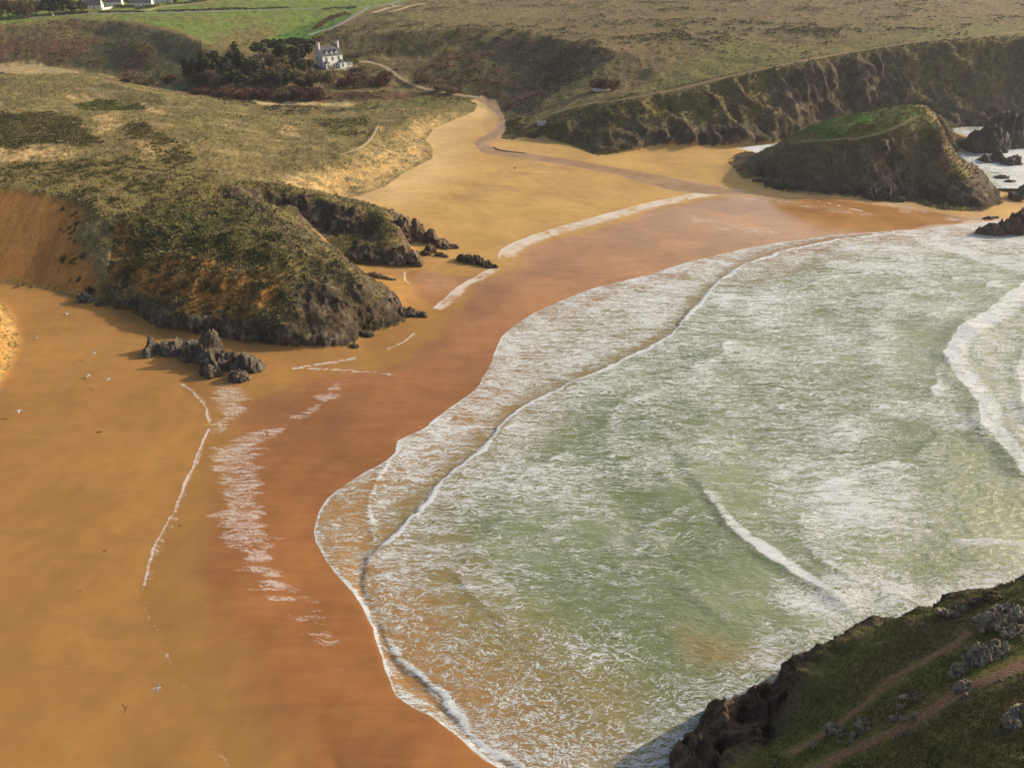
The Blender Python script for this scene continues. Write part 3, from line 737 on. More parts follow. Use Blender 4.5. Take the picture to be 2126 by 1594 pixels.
trail([(1560, 392), (1480, 396), (1330, 425), (1230, 452), (1110, 487), (1040, 520), (1030, 550)], 0.95, 9.0, 0.6, 1.0, side=1)
trail([(1030, 550), (990, 572), (930, 612), (895, 645)], 0.95, 5.0, 0.5, 0.9)
trail([(862, 688), (840, 706), (800, 726)], 0.95, 1.6, 0.3, 0.7)
trail([(745, 740), (690, 752), (600, 765)], 0.95, 2.0, 0.3, 0.7)
trail([(600, 764), (700, 768), (828, 777)], 0.9, 0.5, 0.4, 0.7)
trail([(1110, 487), (1070, 492), (1022, 506)], 1.1, 0.5, 0.3, 0.5)
trail(L1[:3], 0.95, 2.0, 0.3, 0.64, side=1)
trail(L1[2:7], 0.95, 2.4, 0.3, 0.66, side=1)
trail(L1[6:], 0.95, 1.6, 0.4, 0.42, side=1)
trail([(838, 572), (842, 590), (852, 600)], 1.0, 0.8, 0.4, 0.8)
trail([(1560, 395), (1640, 405), (1720, 420), (1800, 440)], 0.4, 1.2, 0.5, 0.75)
trail([(1430, 455), (1540, 470), (1640, 492)], 0.5, 5.0, 2.5, 0.56)
trail([(1490, 440), (1300, 470), (1200, 510)], 0.6, 0.35, 0.3, 0.35)
trail([(1040, 565), (1100, 578), (1180, 592)], 0.6, 0.8, 0.5, 0.5)
def sheet(px, dens, soft=1.8):
    global foam
    s = smooth(-soft, soft, sdist_poly(TX, TY, plan(px, 0.8), 10) + 3.0 * fbm2(x32 / 12, y32 / 0.9, 3, 95) + 1.2 * fbm2(x32 / 3, y32 / 0.5, 2, 96))
    foam = np.maximum(foam, s * dens)
sheet([(425, 815), (480, 800), (520, 818), (510, 850), (495, 880), (455, 900), (438, 885), (445, 850)], 0.60)
sheet([(690, 790), (722, 790), (700, 830), (650, 865), (590, 900), (550, 935), (545, 1000), (560, 1080), (580, 1150), (610, 1200), (640, 1250), (560, 1250), (490, 1180), (440, 1070), (455, 1010), (432, 985), (440, 930), (520, 890), (600, 870), (650, 830)], 0.60)
sheet([(570, 1260), (640, 1250), (690, 1290), (705, 1340), (690, 1380), (640, 1340), (620, 1290)], 0.52)
sheet([(600, 1230), (660, 1220), (700, 1270), (640, 1290)], 0.48)
sheet([(300, 1160), (345, 1100), (400, 990), (440, 960), (430, 1010), (380, 1080), (330, 1170)], 0.36)
sheet([(430, 1240), (480, 1230), (500, 1260), (440, 1270)], 0.3)
sheet([(700, 1430), (760, 1400), (810, 1430), (760, 1480), (705, 1500)], 0.36)
sheet([(870, 575), (990, 585), (1020, 590), (940, 612), (880, 605)], 0.46)
sheet([(365, 1390), (390, 1420), (430, 1500), (420, 1520), (380, 1450)], 0.3)
sheet([(1600, 430), (1700, 445), (1650, 455)], 0.35)
sheet([(1480, 400), (1600, 404), (1720, 420), (1860, 446), (1800, 450), (1650, 430), (1500, 415)], 0.52, 3)
sheet([(1420, 440), (1540, 462), (1680, 480), (1620, 490), (1500, 480), (1420, 460)], 0.54, 3)
sheet([(1780, 405), (1900, 418), (1960, 440), (1880, 440)], 0.55, 2)
sheet([(600, 762), (740, 742), (790, 770), (720, 785), (640, 775)], 0.42, 1)
foam = foam * b_
SURF = np.stack([rock, wet, foam, 1 - 0.6 * slip], -1).astype(np.float32)
print('paint', round(time.time() - T0, 1))

# ------------------------------------------------------------------ materials
class NT:
    def __init__(self, name):
        self.m = bpy.data.materials.new(name)
        self.m.use_nodes = True
        self.t = self.m.node_tree
        self.t.nodes.clear()
        self.out = self.n('ShaderNodeOutputMaterial')
        self.b = self.n('ShaderNodeBsdfPrincipled')
        self.l(self.b.outputs[0], self.out.inputs['Surface'])
    def n(self, t, **k):
        x = self.t.nodes.new(t)
        for a, v in k.items():
            setattr(x, a, v)
        return x
    def l(self, a, b):
        self.t.links.new(a, b)
    def _in(self, sock, v):
        if hasattr(v, 'is_output'):
            self.l(v, sock)
        elif v is not None:
            if sock.type == 'RGBA' and len(v) == 3:
                v = (*v, 1)
            sock.default_value = v
    def pos(self, scale=(1, 1, 1), rot=(0, 0, 0)):
        tc = self.n('ShaderNodeTexCoord')
        mp = self.n('ShaderNodeMapping')
        mp.inputs['Scale'].default_value = scale
        mp.inputs['Rotation'].default_value = rot
        self.l(tc.outputs['Object'], mp.inputs['Vector'])
        return mp.outputs[0]
    def noise(self, vec, scale=1.0, detail=4, rough=0.55, dist=0.0):
        x = self.n('ShaderNodeTexNoise')
        x.inputs['Scale'].default_value = scale; x.inputs['Detail'].default_value = detail
        x.inputs['Roughness'].default_value = rough; x.inputs['Distortion'].default_value = dist
        self.l(vec, x.inputs['Vector'])
        return x.outputs['Fac']
    def voro(self, vec, scale=1.0, feature='F1', out='Distance', rnd=1.0):
        x = self.n('ShaderNodeTexVoronoi', feature=feature)
        x.inputs['Scale'].default_value = scale
        x.inputs['Randomness'].default_value = rnd
        self.l(vec, x.inputs['Vector'])
        return x.outputs[out]
    def math(self, op, a, b=None, c=None):
        x = self.n('ShaderNodeMath', operation=op)
        for i, v in enumerate((a, b, c)):
            if v is not None:
                self._in(x.inputs[i], v)
        return x.outputs[0]
    def ss(self, v, a, b, lo=0.0, hi=1.0):
        x = self.n('ShaderNodeMapRange', interpolation_type='SMOOTHSTEP')
        self._in(x.inputs['Value'], v); self._in(x.inputs['From Min'], a); self._in(x.inputs['From Max'], b)
        x.inputs['To Min'].default_value = lo; x.inputs['To Max'].default_value = hi
        return x.outputs[0]
    def lin(self, v, a, b, lo, hi):
        x = self.n('ShaderNodeMapRange')
        self._in(x.inputs['Value'], v); self._in(x.inputs['From Min'], a); self._in(x.inputs['From Max'], b)
        x.inputs['To Min'].default_value = lo; x.inputs['To Max'].default_value = hi
        return x.outputs[0]
    def mix(self, f, a, b, blend='MIX'):
        x = self.n('ShaderNodeMix', data_type='RGBA', blend_type=blend)
        self._in(x.inputs['Factor'], f); self._in(x.inputs[6], a); self._in(x.inputs[7], b)
        return x.outputs[2]
    def fmix(self, f, a, b):
        x = self.n('ShaderNodeMix', data_type='FLOAT')
        self._in(x.inputs[0], f); self._in(x.inputs[2], a); self._in(x.inputs[3], b)
        return x.outputs[0]
    def scale(self, col, f):
        x = self.n('ShaderNodeVectorMath', operation='SCALE')
        self._in(x.inputs[0], col); self._in(x.inputs['Scale'], f)
        return x.outputs[0]
    def attr(self, name):
        x = self.n('ShaderNodeAttribute', attribute_name=name)
        return x.outputs['Color']
    def sep(self, col):
        x = self.n('ShaderNodeSeparateColor')
        self.l(col, x.inputs[0])
        return x.outputs
    def bump(self, h, strength, dist=1.0, prev=None):
        x = self.n('ShaderNodeBump')
        self._in(x.inputs['Strength'], strength); self._in(x.inputs['Distance'], dist)
        self.l(h, x.inputs['Height'])
        if prev is not None:
            self.l(prev, x.inputs['Normal'])
        return x.outputs[0]
    def set(self, **k):
        names = {'color': 'Base Color', 'rough': 'Roughness', 'spec': 'Specular IOR Level', 'normal': 'Normal', 'metal': 'Metallic'}
        for a, v in k.items():
            self._in(self.b.inputs[names[a]], v)
        return self.m

def land_material(name, fine=1.6, var=0.55, rockiness=True, bumpd=0.5):
    q = NT(name)
    p = q.pos()
    alb = q.attr('albedo')
    rk = q.sep(q.attr('surf'))[0]
    at_ = q.n('ShaderNodeAttribute', attribute_name='surf')
    amt = at_.outputs['Alpha']
    a = q.noise(p, fine, 5, 0.65)
    b = q.noise(p, fine * 0.22, 4, 0.6)
    f = q.math('ADD', q.lin(a, 0.3, 0.7, 1 - var, 1 + var), q.lin(b, 0.3, 0.7, -0.25, 0.25))
    col = q.mix(amt, alb, q.scale(alb, f))
    # flecks of dead stalks and pale stone
    fl = q.ss(q.noise(q.pos((1, 1, 1.6)), fine * 3.1, 2, 0.6), 0.63, 0.72)
    col = q.mix(q.math('MULTIPLY', q.math('MULTIPLY', fl, amt), 0.35), col, q.scale(alb, 2.0))
    nrm = q.bump(a, q.math('MULTIPLY', amt, 0.6), bumpd)
    if rockiness:
        ps = q.pos((1.0, 1.0, 0.55), (0.3, 0.5, 0.2))
        cr = q.math('ABSOLUTE', q.math('SUBTRACT', q.noise(ps, 0.42, 4, 0.55, 0.8), 0.5))
        r1 = q.noise(ps, 0.9, 8, 0.7, 0.6)
        rc = q.scale(alb, q.math('MULTIPLY', q.lin(r1, 0.3, 0.72, 0.45, 1.7), q.ss(cr, 0.0, 0.025, 0.45, 1.0)))
        lich = q.ss(q.noise(ps, 2.3, 3, 0.7), 0.62, 0.75)
        rc = q.mix(q.math('MULTIPLY', lich, 0.4), rc, (0.30, 0.28, 0.22))
        col = q.mix(rk, col, rc)
        nr_ = q.bump(q.math('ADD', r1, q.math('MULTIPLY', q.ss(cr, 0.0, 0.03), 0.30)), 0.9, 0.9)
        mv = q.n('ShaderNodeMix', data_type='VECTOR')
        q.l(rk, mv.inputs[0]); q.l(nrm, mv.inputs[4]); q.l(nr_, mv.inputs[5])
        nrm = mv.outputs[1]
    return q.set(color=col, rough=0.92, spec=0.12, normal=nrm)

def foam_pattern(q):
    """streaky and webbed foam fields, both about 0..1"""
    wob = q.n('ShaderNodeTexNoise'); wob.inputs['Scale'].default_value = 0.35; wob.inputs['Detail'].default_value = 5
    base = q.pos()
    q.l(base, wob.inputs['Vector'])
    add = q.n('ShaderNodeVectorMath', operation='MULTIPLY_ADD')
    q.l(wob.outputs['Color'], add.inputs[0]); add.inputs[1].default_value = (3.4, 2.6, 0); q.l(base, add.inputs[2])
    def mapped(v, s, r=0.0):
        mp = q.n('ShaderNodeMapping'); mp.inputs['Scale'].default_value = s; mp.inputs['Rotation'].default_value = (0, 0, r)
        q.l(v, mp.inputs['Vector'])
        return mp.outputs[0]
    return add.outputs[0], mapped

def beach_material():
    q = NT('beach_sand')
    alb = q.attr('albedo')
    s = q.sep(q.attr('surf'))
    wetm, foamd = s[1], s[2]
    p = q.pos()
    g = q.noise(p, 0.35, 6, 0.6)
    streak = q.noise(q.pos((0.12, 0.9, 1)), 1.0, 6, 0.62, 0.4)
    big = q.noise(p, 0.05, 4, 0.55, 0.5)
    tex = q.math('ADD', q.lin(g, 0.3, 0.7, 0.92, 1.08), q.lin(big, 0.3, 0.7, -0.15, 0.15))
    dry = q.scale(alb, tex)
    speck = q.ss(q.noise(p, 2.2, 2, 0.5), 0.70, 0.76)
    dry = q.mix(q.math('MULTIPLY', speck, 0.30), dry, (0.17, 0.11, 0.06))
    drain = q.ss(q.noise(q.pos((0.05, 0.5, 1), (0, 0, 0.5)), 1.0, 5, 0.6, 0.8), 0.54, 0.66)
    dry = q.mix(q.math('MULTIPLY', drain, 0.22), dry, (0.22, 0.13, 0.06))
    foot = q.ss(q.voro(p, 1.3, 'F1'), 0.10, 0.16, 1.0, 0.0)
    trod = q.math('MULTIPLY', foot, q.ss(q.noise(p, 0.07, 3, 0.6), 0.52, 0.64))
    dry = q.mix(q.math('MULTIPLY', trod, 0.30), dry, (0.20, 0.12, 0.055))
    wetn = q.math('ADD', wetm, q.lin(streak, 0.3, 0.7, -0.05, 0.05))
    wf = q.ss(wetn, 0.10, 0.85)
    wetc = q.mix(q.ss(streak, 0.35, 0.68), (0.88, 0.70, 0.66), (0.97, 0.82, 0.82))
    wetc = q.mix(1.0, wetc, dry, 'MULTIPLY')
    wetc = q.scale(wetc, q.lin(big, 0.3, 0.7, 0.90, 1.10))
    col = q.mix(wf, dry, wetc)
    v, mp = foam_pattern(q)
    st = q.noise(mp(v, (0.22, 2.2, 1)), 1.0, 7, 0.68, 0.3)
    lace = q.noise(mp(v, (2.6, 5.4, 1)), 1.0, 5, 0.78)
    pat = q.math('ADD', q.math('MULTIPLY', st, 0.55), q.math('MULTIPLY', lace, 0.45))
    thr = q.lin(foamd, 0.0, 1.0, 0.78, 0.30)
    fm = q.ss(q.math('SUBTRACT', pat, thr), -0.035, 0.06)
    fm = q.math('MULTIPLY', fm, q.ss(foamd, 0.02, 0.2))
    fm = q.math('MULTIPLY', fm, q.lin(foamd, 0.2, 0.95, 0.50, 1.0))
    col = q.mix(q.math('MULTIPLY', fm, 0.72), col, (0.80, 0.77, 0.73))
    rough = q.fmix(wf, 0.9, 0.14)
    rough = q.fmix(fm, rough, 0.8)
    spec = q.fmix(wf, 0.15, 0.5)
    h = q.math('ADD', q.math('MULTIPLY', g, 0.25), q.math('MULTIPLY', fm, 0.25))
    nrm = q.bump(h, q.fmix(wf, 0.35, 0.06), 0.25)
    return q.set(color=col, rough=rough, spec=spec, normal=nrm)

def sea_material():
    q = NT('sea_water')
    s = q.sep(q.attr('surf'))
    dens, shal, webm = s[0], s[1], s[2]
    v, mp = foam_pattern(q)
    base = q.pos()
    # water body: green and silty, browner where the sand is stirred up or shows through
    big = q.noise(base, 0.035, 4, 0.55, 0.6)
    deep = q.mix(q.ss(big, 0.35, 0.68), (0.145, 0.190, 0.075), (0.270, 0.315, 0.165))
    mid = (0.275, 0.220, 0.085)
    sh = (0.385, 0.215, 0.080)
    c1 = q.mix(q.ss(shal, 0.05, 0.55), deep, mid)
    body = q.mix(q.ss(shal, 0.55, 1.0), c1, sh)
    # filaments drawn out across the bay and webs of old foam
    def fil(sc, rot, det, wdt):
        n_ = q.noise(mp(v, sc, rot), 1.0, det, 0.6, 0.6)
        return n_, q.ss(q.math('ABSOLUTE', q.math('SUBTRACT', n_, 0.5)), 0.0, wdt, 1.0, 0.0)
    n1_, r1 = fil((0.10, 0.85, 1), 0.05, 6, 0.09)
    n2_, r2 = fil((0.30, 2.5, 1), -0.03, 5, 0.10)
    n3_, r3 = fil((0.85, 6.0, 1), 0.03, 4, 0.11)
    fine = q.noise(mp(v, (5.0, 11.0, 1)), 1.0, 4, 0.75)
    def comb(*t):
        acc = None
        for x_, k_ in t:
            y_ = q.math('MULTIPLY', x_, k_)
            acc = y_ if acc is None else q.math('ADD', acc, y_)
        return acc
    streak = comb((n1_, 0.36), (r1, 0.12), (r2, 0.20), (r3, 0.18), (n3_, 0.10), (fine, 0.16))
    n4_, r4 = fil((0.62, 1.35, 1), 0.1, 4, 0.085)
    n5_, r5 = fil((1.5, 3.0, 1), -0.1, 4, 0.10)
    web = comb((n4_, 0.20), (r4, 0.30), (r5, 0.22), (fine, 0.24))
    pat = q.fmix(webm, streak, web)
    thr = q.lin(dens, 0.0, 1.0, 0.90, 0.27)
    dlt = q.math('SUBTRACT', pat, thr)
    fm = q.math('MULTIPLY', q.ss(dlt, -0.015, 0.055), q.ss(dlt, -0.02, 0.20, 0.62, 1.0))
    thin = q.ss(dlt, -0.13, 0.03)
    col = q.mix(q.math('MULTIPLY', thin, 0.30), body, (0.46, 0.52, 0.42))
    col = q.mix(fm, col, (0.76, 0.80, 0.82))
    rough = q.fmix(fm, 0.22, 0.85)
    w1 = q.noise(mp(base, (0.5, 1.3, 1)), 1.0, 6, 0.62, 0.3)
    h = q.math('ADD', q.math('MULTIPLY', w1, 0.7), q.math('MULTIPLY', fm, 0.16))
    h = q.math('ADD', h, q.math('MULTIPLY', q.math('MULTIPLY', fine, fm), 0.35))
    nrm = q.bump(h, 0.75, 0.55)
    return q.set(color=col, rough=rough, spec=0.4, normal=nrm)

def simple(name, col, rough=0.8, var=0.25, scale=3.0, spec=0.3, bump=0.0, stretch=(1, 1, 1), metal=0.0):
    q = NT(name)
    n = q.noise(q.pos(stretch), scale, 4, 0.6)
    c = q.scale(col, q.lin(n, 0.3, 0.7, 1 - var, 1 + var))
    k = dict(color=c, rough=rough, spec=spec, metal=metal)
    if bump:
        k['normal'] = q.bump(n, bump, 0.2)
    return q.set(**k)

M_BEACH = beach_material()
M_SEA = sea_material()
M_DUNE = land_material('dune_marram', 1.5, 0.55, False, 0.6)
M_HILL = land_material('heath_and_field', 0.75, 0.50, False, 0.8)
M_HEAD = land_material('headland_rock_and_turf', 1.3, 0.5, True, 0.5)
M_CLIFF = land_material('cliff_rock_and_grass', 0.8, 0.5, True, 0.7)
M_ISLET = land_material('islet_rock_and_turf', 0.9, 0.45, True, 0.6)
M_NEAR = land_material('clifftop_turf', 2.4, 0.6, True, 0.35)

# ------------------------------------------------------------------ meshes
def grid_mesh(name, X, Y, Z, quad_mask, attrs, mat):
    """one object from the quads of a grid that the mask keeps"""
    nc_, nr_ = X.shape
    idx = np.arange(nc_ * nr_).reshape(nc_, nr_)
    q = np.stack([idx[:-1, :-1], idx[1:, :-1], idx[1:, 1:], idx[:-1, 1:]], -1)[quad_mask]
    used = np.unique(q)
    remap = np.zeros(nc_ * nr_, np.int64); remap[used] = np.arange(len(used))
    q = remap[q]
    co = np.stack([X.ravel()[used], Y.ravel()[used], Z.ravel()[used]], -1).astype(np.float32)
    me = bpy.data.meshes.new(name)
    me.vertices.add(len(co)); me.vertices.foreach_set('co', co.ravel())
    me.loops.add(q.size); me.loops.foreach_set('vertex_index', q.ravel().astype(np.int32))
    me.polygons.add(len(q)); me.polygons.foreach_set('loop_start', np.arange(0, q.size, 4, dtype=np.int32))
    me.update(calc_edges=True)
    me.shade_smooth()
    for an, av in attrs.items():
        k = av.shape[-1]
        flat = av.reshape(-1, k)[used]
        if k == 3:
            flat = np.concatenate([flat, np.ones((len(flat), 1), np.float32)], 1)
        at = me.attributes.new(an, 'FLOAT_COLOR', 'POINT')
        at.data.foreach_set('color', flat.astype(np.float32).ravel())
    me.materials.append(mat)
    o = bpy.data.objects.new(name, me)
    COL.objects.link(o)
    return o

def structure(o, label=None):
    o['kind'] = 'structure'
    if label:
        o['label'] = label
    return o

zq = np.minimum(np.minimum(zone[:-1, :-1], zone[1:, :-1]), np.minimum(zone[1:, 1:], zone[:-1, 1:]))
zq = zone[:-1, :-1]
# the sea bed is only kept where the water is thin
sea_side = sdist_poly(TX, TY, np.concatenate([W_E2, [[60, 5, 0], [500, 0, 0], [900, 300, 0]]]), 60)
bedq = (zq == Z_BEACH) & (sea_side[:-1, :-1] > 14) & (TZ[:-1, :-1] < -1.0)
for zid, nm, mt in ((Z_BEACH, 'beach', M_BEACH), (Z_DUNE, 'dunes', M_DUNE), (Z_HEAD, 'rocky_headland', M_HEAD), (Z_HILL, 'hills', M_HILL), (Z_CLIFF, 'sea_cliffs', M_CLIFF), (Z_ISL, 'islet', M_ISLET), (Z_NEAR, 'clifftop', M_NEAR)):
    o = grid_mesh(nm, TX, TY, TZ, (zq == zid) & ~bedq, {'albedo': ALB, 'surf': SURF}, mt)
    structure(o)
print('terrain', round(time.time() - T0, 1))

# ------------------------------------------------------------------ the sea
STAN = make_cols(620, 18)
sr = []
scth = 1 / np.sqrt(1 + STAN ** 2); ssth = STAN * scth
rows_px = np.concatenate([np.linspace(1760, 430, 640), np.linspace(428, 235, 150)])
yy = np.array([P(IW / 2, r, 0)[1] for r in rows_px])
SXg = STAN[:, None] * (yy[None] - PCY); SYg = np.broadcast_to(yy[None], SXg.shape).copy()
sx32, sy32 = SXg.astype(np.float32), SYg.astype(np.float32)
bed = sample(HG, SXg, SYg)
SEAP = np.concatenate([catmull(W_E2[:, :2], 2.0), [[20, 5], [500, 0], [900, 300], [260, 262]]])
d2 = sdist_poly(SXg, SYg, np.c_[SEAP, np.zeros(len(SEAP))], 400)
s8 = fbm2(sx32 / 7, sy32 / 7, 3, 101); s30 = fbm2(sx32 / 28, sy32 / 14, 3, 111); s3 = fbm2(sx32 / 3.2, sy32 / 1.6, 3, 121)
wob = 0.5 * s8 + 0.25 * s3
film = np.where((bed < 1.2) & (d2 < 60), bed + np.clip((d2 + 0.5 * wob) * 0.12, -0.6, 0.06), -1)
SZ = np.where(d2 > -4, np.maximum(film, np.where(d2 > 0, 0.02, -0.3)), -0.6)
north_sea = smooth(250, 262, SYg - 0.0 * SXg) * smooth(55, 70, SXg)
SZ = np.where(d2 <= 0, np.maximum(SZ, north_sea * 0.5 - 0.2), SZ)
offshore = smooth(2, 30, d2)
SZ += offshore * (0.10 * s8 + 0.16 * s30 + 0.05 * s3)
shal = 1 - smooth(0.0, 30.0, dist_line(SXg, SYg, W_E2, 45) + 5 * s30)
for _pp in ([(1380, 1290), (1620, 1320), (1680, 1370), (1560, 1420), (1400, 1400)], [(950, 1400), (1150, 1430), (1350, 1500), (1330, 1620), (1080, 1620)]):
    shal = np.maximum(shal, 0.5 * smooth(-4, 4, sdist_poly(SXg, SYg, plan(_pp, 0), 20) + 3 * s8))
dens = 0.51 + 0.32 * s30 + 0.14 * s8
web = np.zeros_like(dens)
def wave(px, A, wf, wb, fw, fb, fd, side, taper=(0.12, 0.12), lift=0.0, liftw=30):
    """a breaking or spilling front: height A, front/back widths, foam on the front fw and behind the crest fb"""
    global SZ, dens
    ln = catmull(plan(px, 0.0), 1.5)
    d, al, sg = dist_line(SXg, SYg, ln, max(wb * 3, liftw) + 4, True)
    s = d * sg * side + 0.7 * s8 + 0.5 * s3
    tp = smooth(0, taper[0], al) * smooth(1, 1 - taper[1], al)
    hgt = np.where(s > 0, np.exp(-(s / wb) ** 2), np.exp(-(s / wf) ** 2))
    SZ = SZ + A * hgt * tp * smooth(0, min(0.65, taper[0] * 5), al) * (0.8 + 0.4 * s8)
    if lift:
        SZ = SZ + lift * smooth(-1.0, 0.4, s) * (1 - smooth(0, liftw, s)) * tp
    f = np.where(s > 0, 1 - smooth(fb * 0.3, fb, s + 0.6 * s8), 1 - smooth(fw * 0.3, fw, -s))
    dens = np.maximum(dens, (fd + 0.10 * s3) * f * tp)
w_b1d, _al, _sg = dist_line(SXg, SYg, catmull(W_B1, 1.5), 80, True)
b1s = w_b1d * _sg
# side sign: B1, E2 run from the far right to the near left, so the sea lies to their left in plan
inner = (d2 > 0) & (b1s * 1 < 0)
SIDE = 1
e_mid = P(1500, 900, 0)
_dm, _am, _sm = dist_line(np.array([e_mid[0]]), np.array([e_mid[1]]), catmull(W_B1, 1.5), 400, True)
SIDE = float(_sm[0])
swash = (d2 > 0) & (b1s * SIDE < 0)
dens = np.where(swash, 0.60 + 0.14 * s8 + 0.08 * s30, dens)
shal = np.where(swash, np.maximum(shal, 0.62), shal)
behind = smooth(0, 1, b1s * SIDE) * (1 - smooth(4, 22, b1s * SIDE))
dens = np.maximum(dens, behind * (0.56 + 0.10 * s8))
# low spilling wavelets one behind the other, following the curve of the bay
phi = b1s * SIDE + 7.0 * s30 + 1.2 * s8
for _o, _per in ((13.0, 21.0), (4.0, 34.0)):
    _m = np.mod(phi - _o, _per)
    _c = np.where(_m < _per * 0.5, np.exp(-(_m / 4.5) ** 2), np.exp(-((_per - _m) / 0.9) ** 2)) * smooth(6, 14, b1s * SIDE) * (1 - smooth(62, 76, b1s * SIDE))
    SZ = SZ + 0.16 * _c * np.clip(0.6 + 1.2 * s8, 0, 1.3)
    dens = dens + (0.20 * np.where(_m < _per * 0.5, np.exp(-(_m / 2.6) ** 2), 0) - 0.14 * np.exp(-((_per - _m) / 4.0) ** 2)) * (_c >= 0) * smooth(6, 14, b1s * SIDE) * (1 - smooth(62, 76, b1s * SIDE)) * np.clip(0.5 + 1.3 * s8, 0, 1.3)
edge = (1 - smooth(0.10, 0.75 + 0.5 * s8, d2 + 0.25 * s3)) * np.clip(0.85 + 0.4 * s8, 0, 1)
dens = np.where((d2 > -0.5) & (d2 < 4), np.maximum(dens, edge * 0.98), dens)
wave(B1, 0.12, 0.5, 5.0, 0.25, 1.1, 0.95, SIDE, (0.03, 0.01), 0.22, 34)
dens = dens - 0.25 * ((b1s * SIDE < -0.3) & (d2 > 1.5)) * smooth(-5, -0.5, b1s * SIDE)
wave([(822, 940), (775, 1005), (764, 1060), (772, 1110), (790, 1135)], 0.10, 0.4, 1.5, 0.3, 0.6, 0.9, SIDE, (0.1, 0.1))
wave([(660, 1080), (690, 1130), (710, 1160), (756, 1188)], 0.05, 0.3, 0.8, 0.2, 0.35, 0.85, SIDE, (0.1, 0.1))
wave([(985, 812), (900, 880), (1000, 890), (1050, 880)], 0.05, 0.4, 1.0, 0.3, 0.5, 0.75, SIDE, (0.1, 0.1))
wave([(1335, 840)] + B2 + [(1800, 1275)], 0.5, 1.3, 12.0, 0.7, 2.2, 1.0, 1, (0.12, 0.08))
_bd, _ba, _bs = dist_line(SXg, SYg, catmull(plan(B2, 0), 1.5), 20, True)
dens = dens - 0.16 * (np.abs(_bd + 0.6) < 9) * (_bs < 0) * (1 - smooth(2, 8, _bd)) * smooth(0.1, 0.4, _ba)
wave(B3, 0.65, 2.6, 14.0, 0.5, 7.5, 0.80, 1, (0.02, 0.02))
wave([(2200, 640), (2135, 700), (2115, 760), (2122, 830), (2160, 900)], 0.5, 2.0, 9.0, 0.6, 4.0, 0.78, 1, (0.02, 0.02))
wave([(1850, 562), (1760, 572), (1690, 590), (1610, 622)], 0.5, 1.4, 4, 0.4, 1.2, 0.75, 1, (0.2, 0.2))
wave([(2000, 635), (1950, 650), (1900, 662)], 0.45, 1.2, 3, 0.4, 1.2, 0.7, 1, (0.25, 0.25))
wave([(1480, 600), (1440, 640), (1410, 690)], 0.3, 1.2, 4, 0.4, 1.0, 0.7, 1, (0.2, 0.2))
wave([(2180, 1135), (2050, 1118), (1980, 1122), (1945, 1150)], 0.15, 1.0, 3, 1.0, 1.8, 0.64, 1, (0.1, 0.3))
def spread_foam(px, val, soft=5.0, webv=None, mode='max'):
    global dens, web
    s = smooth(-soft, soft, sdist_poly(SXg, SYg, plan(px, 0), 30) + 2.5 * s8)
    dens = np.maximum(dens, s * (val + 0.16 * s8 + 0.12 * s3 + 0.1 * s30)) if mode == 'max' else dens * (1 - s) + s * (val + 0.16 * s8 + 0.10 * s3 + 0.12 * s30)
    if webv is not None:
        web = np.maximum(web, s * webv)
spread_foam([(1330, 830), (1500, 850), (1650, 950), (1500, 1060), (1400, 1000), (1250, 950)], 0.42, 8, mode='set')
spread_foam([(950, 1080), (1100, 1010), (1300, 1050), (1500, 1130), (1620, 1220), (1450, 1260), (1200, 1250), (1000, 1200)], 0.36, 8, mode='set')
spread_foam([(1500, 560), (1850, 530), (2050, 600), (1950, 700), (1900, 900), (1600, 850), (1450, 740)], 0.55, 12)
spread_foam([(1580, 1170), (1700, 1180), (1850, 1170), (2000, 1190), (1960, 1260), (1840, 1320), (1740, 1310), (1620, 1290), (1530, 1260)], 0.76, 6, 0.45)
spread_foam([(1480, 1190), (1640, 1200), (1620, 1290), (1460, 1250)], 0.62, 4, 0.4)
spread_foam([(1400, 1250), (1620, 1310), (1720, 1360), (1650, 1420), (1500, 1420), (1400, 1340)], 0.26, 6, 0.4, mode='set')
spread_foam([(960, 1290), (1150, 1270), (1400, 1310), (1420, 1450), (1300, 1560), (1150, 1594), (1000, 1500), (900, 1390)], 0.50, 6, 0.9, mode='set')
spread_foam([(960, 1300), (1100, 1290), (1380, 1320), (1400, 1440), (1250, 1440), (1050, 1380)], 0.62, 6, 0.8)
spread_foam([(790, 1220), (900, 1250), (960, 1400), (1050, 1500), (1120, 1600), (1060, 1600), (900, 1440), (820, 1340)], 0.62, 5, 0.8)
spread_foam([(1690, 1310), (1760, 1330), (1850, 1290), (1800, 1350), (1740, 1400), (1720, 1440), (1690, 1420), (1660, 1380)], 0.66, 3)
spread_foam([(1350, 1520), (1500, 1450), (1600, 1400), (1700, 1350), (1720, 1380), (1640, 1450), (1540, 1500), (1440, 1594), (1330, 1594)], 0.55, 2.0, 0.3)
spread_foam([(1400, 1594), (1420, 1540), (1470, 1540), (1440, 1620), (1400, 1640)], 0.85, 1.0)
spread_foam([(655, 1095), (685, 1040), (770, 1000), (800, 975), (770, 1060), (785, 1130), (760, 1190), (775, 1260), (815, 1350), (880, 1440), (820, 1440), (790, 1340), (740, 1230), (685, 1165)], 0.40, 1.2, mode='set')
_lobe = smooth(-1.2, 1.2, sdist_poly(SXg, SYg, plan([(655, 1095), (685, 1040), (770, 1000), (800, 975), (770, 1060), (785, 1130), (760, 1190), (775, 1260), (815, 1350), (880, 1440), (820, 1440), (790, 1340), (740, 1230), (685, 1165)], 0), 8))
shal = np.maximum(shal, _lobe)
dens = np.where((d2 > -0.5) & (d2 < 2), np.maximum(dens, edge * 0.98), dens)
